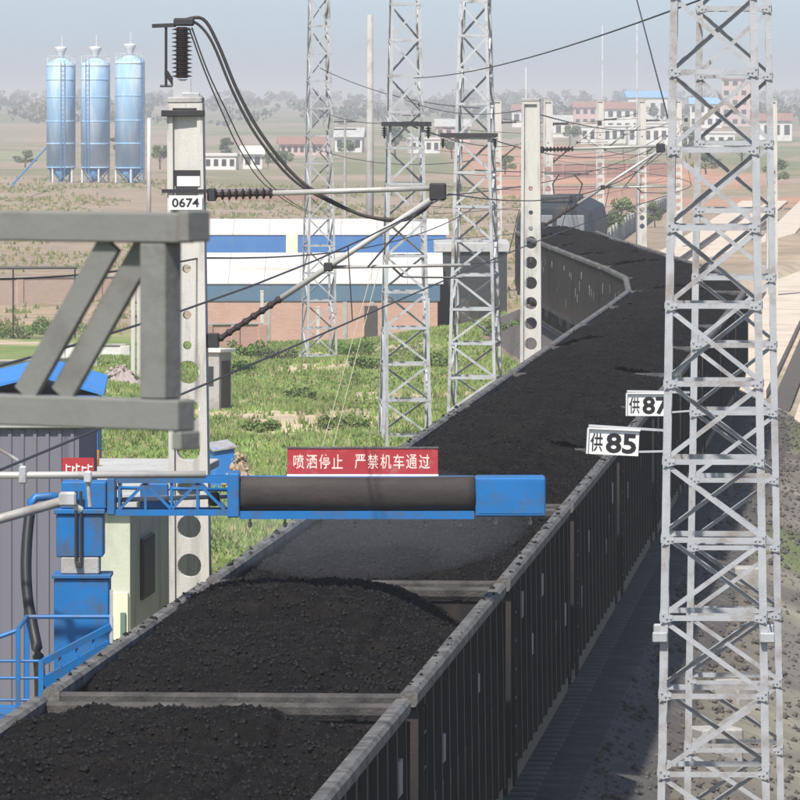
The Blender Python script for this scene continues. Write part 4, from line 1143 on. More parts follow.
# ------------------------------------------------------------------ out-of-focus steel frame close to the camera
dF = 12.0
phi = R(36)
def fp(px, py): 
    p = at(px, py, dF); return p
org = at(187, 228, dF)
t = empty("steel_frame", org, phi * -1, "blurred grey steel frame with diagonal braces close to the camera", "steel frame")
kx = 1.0 / math.cos(phi) * dF / FPX
def fx(px): return (px - 180) * kx
def fz(py): return -(py - 228) * dF / FPX
th_ = 0.026
b = MB(); b.cbox(-2.4, 0.0, -th_, th_, -th_, th_, 0.003); b.build("top_beam", M['frame'], t)
b = MB(); b.cbox(-2.4, -0.001, -th_, th_, fz(431), fz(400), 0.003); b.build("bottom_beam", M['frame'], t)
b = MB(); b.cbox(fx(140), fx(166), -th_ + 0.001, th_ - 0.001, fz(400) + 0.0005, fz(243.3), 0.003); b.build("post", M['frame'], t)
b = MB(); b.cbox(-0.016, 0.004, -th_ + 0.002, th_ + 0.008, fz(450), fz(431.3), 0.003); b.build("end_bracket", M['frame'], t)
b = MB(); b.cbox(0.0015, 0.024, -th_ - 0.004, th_ + 0.01, -0.024, 0.030, 0.003); b.build("end_plate", M['frame'], t)
for (xa0, xb0, yy) in ((104, 14, -0.006), (136, 46, 0.012)):
    b = MB(); b.bar((fx(xa0), yy, fz(244)), (fx(xb0), yy, fz(399)), 0.010, 0.036, (0, 1, 0)) if False else b.prism((fx(xa0), yy, fz(243.5)), (fx(xb0), yy, fz(399.5)), [(-0.023, -0.006), (0.023, -0.006), (0.023, 0.006), (-0.023, 0.006)], (0, 1, 0)); b.build("brace", M['frame'], t)
for px in (-180, -520):
    b = MB(); b.cbox(fx(px), fx(px + 26), -th_ + 0.001, th_ - 0.001, fz(400) + 0.0005, fz(243.3), 0.003); b.build("post", M['frame'], t)
for q in (-0.6, -2.3):
    b = MB(); b.cbox(q, q + 0.08, -th_ + 0.002, th_ + 0.05, -9.2 - (org.z - 8.2), fz(431) - 0.001, 0.004); b.build("support_leg", M['frame'], t)

# ------------------------------------------------------------------ buildings
def aligned(name, px, d, length, width_left, label, cat):
    """root on the near right corner, local y along the track, local -x to the left"""
    return empty(name, (xa(px, d), d, 0), -HEAD, label, cat)

# green-beige hut beside the line
dH = 100.0
t = aligned("trackside_hut", 130, dH, 12, 3, "green-beige plastered hut with flat grey roof behind the blue machine", "building")
zt = za(503, dH)
b = MB(); b.box(-2.6, 0, 0, 11.6, -1.4, zt - 0.1); b.build("wall", M['plaster'], t)
b = MB(); b.cbox(-2.75, 0.12, -0.15, 11.8, zt - 0.099, zt + 0.03, 0.015); b.build("roof", M['grey_roof'], t)
b = MB(); b.cbox(0.001, 0.05, 1.3, 2.9, za(592, 103), za(532, 103), 0.01); w = b.build("window", M['steel_d'], t)
b = MB(); b.box(0.0505, 0.056, 1.38, 2.82, za(590, 103) + 0.03, za(534, 103) - 0.02); b.build("pane", M['door'], w)
b = MB(); b.cbox(-0.28, -0.02, -0.06, -0.001, za(640, dH), za(592, dH), 0.01); b.build("pale_board", M['plaster_y'], t)
b = MB(); b.cbox(-0.13, -0.05, -0.10, -0.061, za(640, dH), za(612, dH), 0.01); b.build("gas_bottle", M['green_box'], t)
b = MB(); b.box(-1.8, -0.9, -0.03, -0.001, -1.2, 0.9); w = b.build("door", M['door'], t)
# lilac-grey clad shed at the left edge
dK = 84.0
t = empty("clad_shed", (xa(79, dK), dK, 0), 0, "tall lilac-grey clad shed at the left edge behind the hose", "building")
zt = za(428, dK)
b = MB(); b.box(-4.0, 0, 0, 5.0, -1.3, zt); b.build("wall", M['cladding'], t)
rm = MB().box(-0.02, 0.02, -0.022, -0.0005, -1.3, zt - 0.02).mesh("cladding_rib", M['cladding'])
for i in range(26): link_mesh("cladding_rib", rm, t, (-0.08 - i * 0.15, 0, 0))
b = MB(); b.cbox(-4.1, 0.08, -0.08, 5.1, zt + 0.001, zt + 0.09, 0.01); b.build("roof", M['grey_roof'], t)
# orange drum standing on the hut roof
b = MB(); q = at(92, 449, 109.5); zr_ = za(503, dH) + 0.031
b.lathe([(0.10, 0), (0.115, 0.01), (0.115, 0.10), (0.12, 0.11), (0.115, 0.12), (0.115, 0.24), (0.105, 0.25)], 18)
tag(b.sm().build("orange_drum", M['orange'], None, (q.x, q.y, zr_)), "small orange drum on the flat roof of the green-beige hut", "drum")
# blue roofed shed behind
dJ = 128.0
t = empty("blue_roofed_shed", (xa(104, dJ), dJ, 0), -HEAD + R(6), "low shed with bright blue sheet roof seen through the steel frame", "shed")
z1 = za(379, dJ)
b = MB(); b.box(-1.15, -0.12, 0.1, 8.0, -1.3, z1 - 0.33); b.box(-2.5, -1.151, 0.1, 8.0, -1.3, z1 - 0.31); b.build("wall", M['blue_roof'], t)
for (xa1, xb1, za1, zb1) in ((0, -1.2, z1 - 0.30, z1 + 0.05), (-1.2, -2.8, z1 + 0.05, z1 - 0.35)):
    b = MB(); b.prism(((xa1 + xb1) / 2, -0.2, (za1 + zb1) / 2), ((xa1 + xb1) / 2, 8.2, (za1 + zb1) / 2), [(min(xa1, xb1) - (xa1 + xb1) / 2, (za1 if xa1 < xb1 else zb1) - (za1 + zb1) / 2), (max(xa1, xb1) - (xa1 + xb1) / 2, (zb1 if xa1 < xb1 else za1) - (za1 + zb1) / 2), (max(xa1, xb1) - (xa1 + xb1) / 2, (zb1 if xa1 < xb1 else za1) - (za1 + zb1) / 2 + 0.05), (min(xa1, xb1) - (xa1 + xb1) / 2, (za1 if xa1 < xb1 else zb1) - (za1 + zb1) / 2 + 0.05)]); b.build("roof_slope", M['blue_roof'], t)
b = MB(); b.box(-2.7, -0.05, -0.16, -0.13, z1 - 0.62, z1 - 0.30); b.build("gable_board", M['blue_roof'], t)

# guard booth on the grass
dG = 200.0
g = gz(xa(217, dG), dG)
t = empty("guard_booth", (xa(216, dG), dG, g), R(-28), "narrow grey booth with pale flat roof on the grass", "booth")
hh = za(352, dG) - g
b = MB(); b.box(-0.30, 0.30, -0.35, 0.35, -0.4, hh); b.build("wall", M['concrete_d'], t)
b = MB(); b.cbox(-0.40, 0.40, -0.45, 0.45, hh + 0.001, hh + 0.10, 0.01); b.build("roof", M['roofw'], t)
b = MB(); b.box(0.301, 0.32, -0.26, 0.26, 0.05, hh - 0.25); b.build("door", M['door'], t)
b = MB(); b.box(-0.2, 0.12, -0.37, -0.351, hh - 0.95, hh - 0.4); b.build("window", M['glass'], t)
b = MB(); b.bar((-0.27, -0.40, -0.2), (-0.27, -0.40, hh), 0.09, 0.09, (0, 1, 0)); b.build("post", M['white'], t)
# small blue bin shed and the dirt heap
dU = 165.0
g = gz(xa(222, dU), dU)
t = empty("blue_bin", (xa(221, dU), dU, g - 0.15), R(20), "small blue metal bin beside the dirt heap", "bin")
hb = za(444, dU) - g + 0.15
b = MB(); b.cbox(-0.26, 0.24, -0.3, 0.3, 0.0, hb - 0.08, 0.015); b.build("body", M['blue_roof'], t)
b = MB(); b.add([(-0.32, -0.36, hb - 0.16), (0.28, -0.36, hb - 0.079), (0.28, 0.36, hb + 0.05), (-0.32, 0.36, hb - 0.03), (-0.32, -0.36, hb - 0.12), (0.28, -0.36, hb - 0.04), (0.28, 0.36, hb + 0.09), (-0.32, 0.36, hb + 0.01)], [(0, 3, 2, 1), (4, 5, 6, 7), (0, 1, 5, 4), (1, 2, 6, 5), (2, 3, 7, 6), (3, 0, 4, 7)]); b.build("lid", M['galv'], t)
def heap(name, x, y, rx, ry, h, mat_, label, cat):
    n = 22; V = []; Fc = []
    for i in range(9):
        r_ = i / 8
        for k in range(n):
            a = 2 * math.pi * k / n
            rr = r_ * (1 + 0.25 * math.sin(2 * a + x) + 0.15 * math.sin(5 * a + y))
            z = h * (math.cos(r_ * math.pi) * 0.5 + 0.5) * (1 + 0.18 * random.uniform(-1, 1) * r_) - 0.25 * r_
            V.append((rr * rx * math.cos(a), rr * ry * math.sin(a), z))
    for i in range(8):
        for k in range(n): Fc.append((i * n + k, (i + 1) * n + k, (i + 1) * n + (k + 1) % n, i * n + (k + 1) % n))
    V = [(a_ + random.uniform(-1, 1) * 0.09 * rx, c_ + random.uniform(-1, 1) * 0.09 * ry, z_ + random.uniform(-1, 1) * 0.06 * h) if i_ >= n else (a_, c_, z_) for i_, (a_, c_, z_) in enumerate(V)]
    b = MB().add(V, Fc)
    o = tag(b.build(name, mat_, None, (x, y, gz(x, y))), label, cat)
    def on_heap(k_):
        i_ = RNG.integers(n, len(V), k_); return np.array(V)[i_] + RNG.standard_normal((k_, 3)) * 0.04
    stones("loose_clods", 160, on_heap, mat_, 0.02, 0.13 * h + 0.03, None, o)
    return o
heap("dirt_heap", xa(240, 164), 164, 0.42, 0.6, 0.72, M['dirt'], "tan dirt heap next to the small blue bin", "heap")
heap("rubble_heap", xa(122, 220), 220, 1.1, 1.6, 0.62, M['rubble'], "pinkish rubble heap seen between the frame's post and brace", "heap")

# long white-roofed buildings with blue fascia
def shed(name, px0, px1, d, base, py_fas0, py_fas1, py_ridge, depth, fmat, label, windows=0, columns=0, posts=()):
    x0, x1 = xa(px0, d), xa(px1, d)
    t = empty(name, ((x0 + x1) / 2, d, base), 0, label, "building")
    w = (x1 - x0) / 2
    ze = za(py_fas0, d) - base; zf = za(py_fas1, d) - base
    zr = za(py_ridge, d + depth / 2) - base
    b = MB(); b.box(-w + 0.1, w - 0.1, -0.04, depth - 0.15, -0.5, ze - 0.02); b.build("wall", M['brick'], t)
    b = MB(); b.box(-w, w, -0.09, -0.041, zf, ze - 0.001); b.build("fascia", fmat, t)
    nb = 7
    for i in range(nb):
        xa_, xb_ = -w - 0.15 + (2 * w + 0.3) * i / nb, -w - 0.15 + (2 * w + 0.3) * (i + 1) / nb - 0.012
        for (ya, yb, z_a, z_b) in ((-0.13, depth / 2, ze, zr), (depth / 2, depth + 0.3, zr, ze)):
            b = MB(); b.add([(xa_, ya, z_a), (xb_, ya, z_a), (xb_, yb, z_b), (xa_, yb, z_b), (xa_, ya, z_a + 0.06), (xb_, ya, z_a + 0.06), (xb_, yb, z_b + 0.06), (xa_, yb, z_b + 0.06)], [(0, 3, 2, 1), (4, 5, 6, 7), (0, 1, 5, 4), (1, 2, 6, 5), (2, 3, 7, 6), (3, 0, 4, 7)]); b.build("roof_sheet", M['roofw'], t)
    for i in range(windows):
        xc = -w + 2 * w * (i + 0.5) / windows
        b = MB(); b.cbox(xc - 0.42, xc + 0.42, 0.10, 0.149, 0.75, zf - 0.25, 0.01); f = b.build("window", M['plaster_w'], t)
        b = MB(); b.box(xc - 0.35, xc + 0.35, 0.085, 0.0995, 0.82, zf - 0.32); b.build("pane", M['glass'], f)
    for px in posts:
        xc = xa(px, d) - (x0 + x1) / 2
        b = MB(); b.box(xc - 0.09, xc + 0.09, -0.07, -0.041, -0.4, zf - 0.001); b.build("pier", M['concrete_d'], t)
    return t
dW = 292.0
gW = za(343, dW)
front = shed("roofed_building", 196, 440, dW, gW, 284, 301, 254, 11.0, M['fascia_g'], "low brick building with white roof and grey-blue fascia, in front", windows=0, posts=(205, 268, 345, 372))
b = MB(); q = xa(372, dW) - front.location.x; b.cbox(q - 0.32, q + 0.22, -0.10, -0.0705, 0, 1.55, 0.006); tag(b.build("door", M['door'], front), "dark maroon door leaf")
dV = 330.0
rear = shed("roofed_building", 200, 446, dV, za(343, dW) - 0.3, 235, 253, 220, 9.0, M['fascia'], "second white-roofed building with bright blue fascia, behind the front one")
b = MB(); q = at(292, 253, dV) - rear.location; b.cbox(q.x - 0.28, q.x + 0.28, -0.14, -0.0905, q.z - 0.5, q.z + 0.86, 0.01); tag(b.build("panel", M['plaster_y'], rear), "pale yellow panel in the blue fascia")
dD = 300.0
t = empty("dark_block", (xa(472, dD), dD, -2.2), 0, "dark grey block behind the lattice tower left of the train", "shed")  # dark grey block filling the dark area beside the front building
w = 1.5
b = MB(); b.box(-w, w, 0, 8, -0.3, za(252, dD) + 2.2); b.build("wall", M['loco_d'], t)
b = MB(); b.cbox(-w - 0.12, w + 0.12, -0.12, 8.2, za(252, dD) + 2.201, za(243, dD) + 2.2, 0.02); b.build("roof", M['grey_roof'], t)
b = MB(); b.box(-0.9, -0.1, -0.04, -0.001, 0, 1.9); b.build("door", M['door'], t)
b = MB(); b.box(0.3, 1.1, -0.04, -0.001, 0.9, 1.7); b.build("window", M['glass'], t)

# fence posts and yard wall in front of the brick building
for i, (px, py0, py1, d) in enumerate(((262, 292, 345, 280), (318, 308, 342, 281), (387, 322, 470, 140), (428, 300, 340, 283), (95, 318, 372, 232), (133, 252, 362, 226), (139, 250, 362, 228))):
    p0 = at(px, py1, d); g = gz(p0.x, d)
    b = MB(); b.bar((0, 0, min(0, p0.z - g) - 0.3 + g - g), (0, 0, za(py0, d) - g), 0.13 if d > 200 else 0.06, 0.13 if d > 200 else 0.06, (0, 1, 0))
    b.cbox(-0.08, 0.08, -0.08, 0.08, za(py0, d) - g + 0.001, za(py0, d) - g + 0.06, 0.01) if d > 200 else None
    tag(b.build("yard_post", M['concrete'] if i != 2 else M['galv'], None, (p0.x, d, g)), ["pale post left in front of the brick building", "pale post in the middle before the brick building", "thin metal post at the foot of the crossarm tower", "pale post right in front of the brick building", "grey post seen through the steel frame", "left of two tall pale posts behind the steel frame", "right of two tall pale posts behind the steel frame"][i], "post", "posts in the yard")
def wall(name, px0, px1, d0, d1, h, mat_, label, th=0.24, cope=True, z_off=0.0):
    a = Vector((xa(px0, d0), d0, 0)); c = Vector((xa(px1, d1), d1, 0))
    L = (c - a).length; ang = math.atan2(c.y - a.y, c.x - a.x)
    g = min(gz(a.x, a.y), gz(c.x, c.y)) + z_off
    t = empty(name, (a.x, a.y, g), ang, label, "wall")
    b = MB(); b.box(0, L, 0, th, -0.8, h); b.build("masonry", mat_, t)
    if cope:
        b = MB(); b.cbox(-0.04, L + 0.04, -0.05, th + 0.05, h + 0.001, h + 0.07, 0.012); b.build("coping", M['concrete_d'], t)
        n = max(2, int(L / 4))
        for i in range(n + 1):
            x = L * i / n; b = MB(); b.cbox(x - 0.18, x + 0.18, -0.07, th + 0.07, -0.5, h - 0.001, 0.012); b.build("pier", mat_, t)
    return t
wall("brick_wall", -60, 176, 345, 352, 1.25, M['brick2'], "long old brick wall seen between the bars of the steel frame")
wall("low_white_wall", 60, 125, 262, 262, 0.5, M['plaster_w'], "low whitewashed wall behind the rubble heap")
wall("low_white_wall", -30, 92, 240, 246, 0.45, M['plaster_w'], "low pale wall behind the blue-roofed shed", z_off=-0.1)
wall("low_brick_wall", 208, 262, 278, 279, 0.95, M['brick'], "low brick wall left of the front brick building's post")
wall("red_boundary_wall", 500, 660, 690, 700, 1.0, M['brick'], "far red brick boundary wall beyond the locomotive")
wall("red_boundary_wall", 200, 330, 640, 650, 1.1, M['brick'], "far pinkish brick wall above the white roofs")
wall("red_boundary_wall", 520, 670, 880, 900, 1.6, M['brick'], "farther red brick wall below the white town houses")
t = empty("green_container", (xa(256, 440), 440, gz(xa(256, 440), 440)), R(4), "grey-green box container behind the white roofs", "container")
b = MB(); b.cbox(-0.8, 0.8, 0, 2.4, -0.4, 1.75, 0.03); b.build("body", M['green_box'], t)
for i in range(7):
    b = MB(); b.box(-0.7 + i * 0.22, -0.64 + i * 0.22, -0.03, -0.001, 0.05, 1.65); b.build("rib", M['green_box'], t)
b = MB(); b.cbox(-0.85, 0.85, -0.05, 2.45, 1.751, 1.82, 0.01); b.build("roof", M['green_box'], t)
# a shelter at the upper left behind the frame
t = empty("pipe_barrier", at(12, 268, 300), 0, "dark horizontal pipe barrier in front of the old brick wall", "barrier")
b = MB(); b.rod((-2.0, 0, 0), (2.8, 0, 0.02), 0.06, 8); b.build("rail", M['steel_d'], t)
for q in (-1.9, 0.05, 2.7):
    b = MB(); b.bar((q, 0, -3.0), (q, 0, 0.0), 0.07, 0.07, (0, 1, 0)); b.build("post", M['steel_d'], t)

# fence and slabs of the sandy yard right of the train
t = empty("yard_fence", (xa(603, 440), 440, 0), 0, "grey-green panel fence along the sandy yard", "fence")
pa = Vector((xa(603, 440), 440, 0)); pb = Vector((xa(668, 600), 600, 0))
nf = 26
for i in range(nf):
    p = pa.lerp(pb, i / nf); q = pa.lerp(pb, (i + 0.96) / nf); g = gz(p.x, p.y)
    b = MB(); b.bar(p - pa + Vector((0, 0, g + 0.55)), q - pa + Vector((0, 0, g + 0.55)), 0.06, 1.3); b.build("fence_panel", M['green_box'] if i % 3 else M['concrete_d'], t)
    b = MB(); b.bar(p - pa + Vector((0.02, -0.05, g - 0.3)), p - pa + Vector((0.02, -0.05, g + 1.4)), 0.14, 0.14, (0, 1, 0)); b.build("fence_post", M['concrete_d'], t)
plat = tag(empty("loading_platform", (0, 0, 0)), "long beige slab strips with dark gaps right of the train", "platform")
k_sl = 0
for j, (l0, l1, ys, ye) in enumerate(((14.9, 13.2, 318, 640), (12.5, 10.7, 292, 640), (9.6, 7.6, 258, 640), (6.6, 4.4, 222, 640), (3.2, 0.6, 200, 640))):
    y = ys
    while y < ye:
        y2 = min(y + 16, ye)
        V = []
        for (yy, e) in ((y + 0.02, 0), (y2 - 0.02, 0)):
            for l in (l0, l1):
                V.append((0.07214 * yy - l, yy, -1.0))
        V2 = [(a, c, z - 1.5) for a, c, z in V]
        b = MB(); b.add(V + V2, [(0, 1, 3, 2), (4, 6, 7, 5), (0, 4, 5, 1), (2, 3, 7, 6), (0, 2, 6, 4), (1, 5, 7, 3)]); b.build("slab", M['platform'], plat)
        y = y2
for j, l in enumerate((12.85, 10.1, 7.1, 3.8)):
    b = MB(); y0 = (300, 270, 235, 205)[j]
    b.box(-0.30, 0.30, y0, 640, -0.74, -0.70) if False else b.add([(0.07214 * y0 - l - 0.34, y0, -1.2), (0.07214 * y0 - l + 0.30, y0, -1.2), (0.07214 * 640 - l + 0.30, 640, -1.2), (0.07214 * 640 - l - 0.34, 640, -1.2)], [(0, 1, 2, 3)])
    b.build("gap_strip", M['ballast'], plat)  # dark ballast-coloured strip along the floor of each slab gap

# grey blocks and a cable trough in the coal-dusted yard behind the near towers
for i, (px, py, d, w_, lab) in enumerate(((748, 505, 128, 0.5, "pale concrete block behind the near towers"), (716, 630, 96, 0.6, "grey concrete block low behind the near towers"), (735, 618, 104, 0.35, "smaller grey block low behind the near towers"))):
    x = xa(px, d); g = gz(x, d)
    b = MB(); b.cbox(-w_ / 2, w_ / 2, -0.3, 0.3, -0.2, 0.32, 0.03)
    tag(b.build("concrete_block", M['concrete_d'], None, (x, d, g), (0, 0, R(17 * i))), lab, "block", "blocks in the yard")

# ------------------------------------------------------------------ silos
def silo():
    t = empty("silo")
    r_ = 1.5
    b = MB(); b.lathe([(r_, 1.5), (r_, 12.1), (r_ * 0.96, 12.25), (0.5, 12.75), (0.45, 12.8)], 40).sm(); b.build("barrel", M['silo'], t)
    for z in (1.55, 4.0, 6.3, 8.8, 10.6, 12.05):
        b = MB(); b.lathe([(r_ + 0.002, z - 0.05), (r_ + 0.045, z - 0.04), (r_ + 0.045, z + 0.04), (r_ + 0.002, z + 0.05)], 40); b.build("hoop", M['silo_w'] if z > 12 else M['silo'], t)
    b = MB(); b.lathe([(r_ * 0.98, 1.49), (0.25, 0.35), (0.25, 0.1)], 28).sm(); b.build("hopper", M['silo_d'], t)
    b = MB(); b.lathe([(r_ * 0.8, 0.2), (r_ * 0.8, 1.3)], 24); 
    for k in range(4):
        a = R(45 + 90 * k); b = MB(); b.bar((r_ * 0.93 * math.cos(a), r_ * 0.93 * math.sin(a), -0.6), (r_ * 0.93 * math.cos(a), r_ * 0.93 * math.sin(a), 1.9), 0.16, 0.16, (0, 1, 0)); b.build("leg", M['silo_w'], t)
    for k in range(4):
        a = R(45 + 90 * k); a2 = R(135 + 90 * k)
        b = MB(); b.bar((r_ * 0.93 * math.cos(a), r_ * 0.93 * math.sin(a), -0.2), (r_ * 0.93 * math.cos(a2), r_ * 0.93 * math.sin(a2), 1.3), 0.07, 0.07); b.build("brace", M['silo_d'], t)
    b = MB(); b.lathe([(0.35, 12.7), (0.35, 13.2), (0.5, 13.45), (0.62, 13.8), (0.62, 13.95), (0.2, 14.0)], 20).sm(); b.build("filter_housing", M['silo_w'], t)
    b = MB(); b.rod((0.1, 0, 13.95), (0.1, 0, 15.2), 0.04, 6); b.build("vent_rod", M['silo_w'], t)
    b = MB()
    for q in (-0.2, 0.2): b.bar((q, -r_ - 0.12, 0.2), (q, -r_ - 0.12, 12.6), 0.05, 0.05, (0, 1, 0))
    for z in np.arange(0.6, 12.6, 0.5): b.rod((-0.2, -r_ - 0.12, z), (0.2, -r_ - 0.12, z), 0.02, 5)
    b.build("ladder", M['silo_d'], t)
    b = MB()
    for k in range(16):
        a = 2 * math.pi * k / 16; b.rod((1.45 * math.cos(a), 1.45 * math.sin(a), 12.1), (1.45 * math.cos(a), 1.45 * math.sin(a), 13.0), 0.022, 5)
    b.tube([(1.45 * math.cos(2 * math.pi * k / 24), 1.45 * math.sin(2 * math.pi * k / 24), 13.0) for k in range(25)], 0.022, 5)
    b.build("roof_railing", M['silo_w'], t)
    return t
s0 = silo()
for i, (px, d, sc, rz, lab) in enumerate(((61, 722, 1.0, 0.15, "leftmost of the three tall pale blue silos"), (95.5, 720, 1.0, -0.5, "middle one of the three tall pale blue silos"), (130, 716, 1.02, 0.9, "rightmost of the three tall pale blue silos, slightly taller"))):
    o = s0 if i == 0 else copy_tree(s0)
    x = xa(px, d); o.location = (x, d, gz(x, d)); o.rotation_euler = (0, 0, rz); o.scale = (sc, sc, sc)
    tag(o, lab, "silo", "pale blue silos")
b = MB(); x = xa(149, 500); b.tube([(x, 500, -1.5), (x, 500, za(118, 500))], [0.16, 0.13], 10)
tag(b.sm().build("utility_pole", M['concrete']), "slim pale utility pole right of the silos", "pole")
b = MB(); b.tube([at(12, 185, 600), at(46, 148, 680)], 0.1, 6)
tag(b.build("screw_conveyor", M['silo_d']), "dark sloping conveyor tube leading up to the leftmost silo", "conveyor")

# ------------------------------------------------------------------ far buildings
def house(px0, px1, d, hgt, wallm, roofm, label, storeys=1, nwin=5, flat=False, depth=8.0):
    x0, x1 = xa(px0, d), xa(px1, d); w = (x1 - x0) / 2; xc = (x0 + x1) / 2
    g = min(gz(x0, d), gz(x1, d), gz(xc, d))
    t = empty("house", (xc, d, g), random.uniform(-0.08, 0.08), label, "house", "far houses")
    b = MB(); b.box(-w, w, 0, depth, -2, hgt); b.build("wall", wallm, t)
    if flat:
        b = MB(); b.cbox(-w - 0.2, w + 0.2, -0.2, depth + 0.2, hgt + 0.001, hgt + 0.4, 0.03); b.build("roof", roofm, t)
    else:
        r_ = min(2.2, depth * 0.22)
        b = MB(); b.add([(-w - 0.4, -0.5, hgt - 0.1), (w + 0.4, -0.5, hgt - 0.1), (w + 0.4, depth + 0.5, hgt - 0.1), (-w - 0.4, depth + 0.5, hgt - 0.1), (-w - 0.4, depth / 2, hgt + r_), (w + 0.4, depth / 2, hgt + r_)], [(0, 3, 2, 1), (0, 1, 5, 4), (2, 3, 4, 5), (1, 2, 5), (3, 0, 4)]); b.build("roof", roofm, t)
    sh_ = hgt / storeys
    for s in range(storeys):
        for i in range(nwin):
            x = -w + 2 * w * (i + 0.5) / nwin; ww = min(0.8, w / nwin * 0.55)
            b = MB(); b.box(x - ww, x + ww, -0.06, -0.001, s * sh_ + sh_ * 0.3, s * sh_ + sh_ * 0.78); b.build("window", M['glass'], t)
    return t
W_, P_ = M['plaster_w'], M['plaster_p']
house(581, 626, 1640, 4.0, W_, M['roofw'], "long white house with dark windows, left part of the far town", 1, 6, True)
house(628, 668, 1600, 4.2, W_, M['roofw'], "white house just left of the nearest tower leg, far away", 1, 5, True)
house(598, 640, 1900, 6.5, W_, M['tile_r'], "white far house with red roof behind the long white one", 2, 5)
house(628, 668, 2400, 9.0, M['plaster_w'], M['steelblue'], "far hall with pale blue roof near the horizon", 1, 4, False, 20)
house(574, 604, 2150, 6.0, P_, M['tile_r'], "pinkish far house left of the white town houses", 2, 4)
house(545, 572, 1800, 4.0, W_, M['grey_roof'], "small pale far house above the bend pole", 1, 3)
house(512, 540, 2050, 5.0, W_, M['tile_r'], "far house behind the top of the bend pole", 1, 3)
house(722, 757, 2200, 15.0, P_, M['tile_r'], "tall pink block seen through the near towers", 5, 4)
house(690, 722, 2000, 7.0, W_, M['steelblue'], "white far house seen through the nearest tower, left of the pink block", 2, 4)
house(680, 735, 1500, 3.6, W_, M['roofw'], "low white far house below the pink block", 1, 6, True)
house(752, 792, 1700, 5.0, W_, M['tile_r'], "white far house at the right edge behind the towers", 1, 4)
house(204, 236, 970, 1.9, W_, M['roofw'], "low pale shed in the fields right of the near pole", 1, 4, True, 5)
house(243, 262, 985, 2.2, W_, M['roofw'], "small white gabled hut in the fields right of the near pole", 1, 2, False, 5)
house(280, 330, 1290, 2.2, P_, M['tile_r'], "long low pink building in the fields behind the slim tower", 1, 8, False, 6)
house(335, 362, 1350, 3.0, W_, M['grey_roof'], "grey-roofed far house left of the round grey pole", 1, 3)
house(410, 440, 1330, 2.6, W_, M['roofw'], "white far house behind the crossarm tower", 1, 4, True)
house(436, 470, 1700, 4.0, P_, M['grey_roof'], "pinkish far house between the two middle lattice towers", 1, 4)
# distant utility pole with crossarm
for px, d, top, lab in ((345, 560, 118, "thin wooden utility pole in the fields behind the slim tower"), (412, 640, 112, "thin far utility pole seen through the crossarm tower")):
    x = xa(px, d); g = gz(x, d); t = empty("utility_pole", (x, d, g), 0, lab, "pole", "far utility poles")
    zt = za(top, d) - g
    b = MB(); b.tube([(0, 0, -0.3), (0, 0, zt)], [0.13, 0.09], 8); b.build("shaft", M['concrete_d'], t)
    for q in (0.3, 0.9):
        b = MB(); b.bar((-0.9, 0, zt - q), (0.9, 0, zt - q), 0.1, 0.1); b.build("crossarm", M['steel_d'], t)

# ------------------------------------------------------------------ plants
def leaf_cloud(centers, radii, n, size, base, hvar=0.35):
    """leaf-sized faces spread through clumps; returns verts, quads, colours"""
    centers = np.asarray(centers); radii = np.asarray(radii)
    wts = radii ** 2 / np.sum(radii ** 2)
    ci = RNG.choice(len(centers), n, p=wts)
    d = RNG.standard_normal((n, 3)); d /= np.linalg.norm(d, axis=1)[:, None]
    rr = radii[ci] * (0.55 + 0.5 * RNG.random(n))
    P = centers[ci] + d * rr[:, None] * np.array([1, 1, 0.8])
    nrm = d + 0.7 * RNG.standard_normal((n, 3)); nrm /= np.linalg.norm(nrm, axis=1)[:, None]
    a = np.cross(nrm, RNG.standard_normal((n, 3))); a /= np.linalg.norm(a, axis=1)[:, None]
    b_ = np.cross(nrm, a)
    s = size * (0.6 + 0.8 * RNG.random(n))[:, None]
    V = np.stack([P - a * s, P - b_ * s * 0.55, P + a * s, P + b_ * s * 0.55], 1).reshape(-1, 3)
    F = np.arange(4 * n).reshape(n, 4)
    clump = RNG.random(len(centers)) * 2 * hvar + 1 - hvar
    c = np.array(base)[None] * (clump[ci] * (0.75 + 0.5 * RNG.random(n)))[:, None]
    return V, F, np.repeat(c, 4, 0)
def tree_proto(h, spread, base, leaves, size):
    t = empty("tree")
    cs = []; rs = []
    b = MB(); b.tube([(0, 0, -0.4), (0.05 * h * 0.3, 0, h * 0.3), (0.02 * h, 0.02 * h, h * 0.62), (0, 0, h * 0.85)], [h * 0.028, h * 0.022, h * 0.014, h * 0.004], 7)
    for i in range(13):
        a = random.uniform(0, 6.28); zz = h * random.uniform(0.38, 0.92); rr = spread * (1.05 - abs(zz / h - 0.55) * 1.6) * random.uniform(0.35, 1.0)
        c = (rr * math.cos(a), rr * math.sin(a), zz); cs.append(c); rs.append(spread * random.uniform(0.28, 0.46))
        b.tube([(0.02 * h, 0, max(h * 0.25, zz - h * 0.25)), (c[0] * 0.6, c[1] * 0.6, zz - h * 0.08), c], [h * 0.010, h * 0.007, h * 0.003], 5)
    b.sm().build("trunk", M['bark'], t)
    V, F_, c = leaf_cloud(cs, rs, leaves, size, base)
    link_mesh("crown", np_mesh("crown", V, F_, M['leaf'], False, c), t)
    return t
protos = [tree_proto(6.5, 2.3, (0.10, 0.14, 0.06), 1500, 0.20), tree_proto(8.0, 1.9, (0.09, 0.125, 0.06), 1500, 0.2), tree_proto(5.0, 2.2, (0.12, 0.155, 0.065), 1300, 0.19)]  # leaf greens lightened so that haze is put into the colour
used = [False] * 3
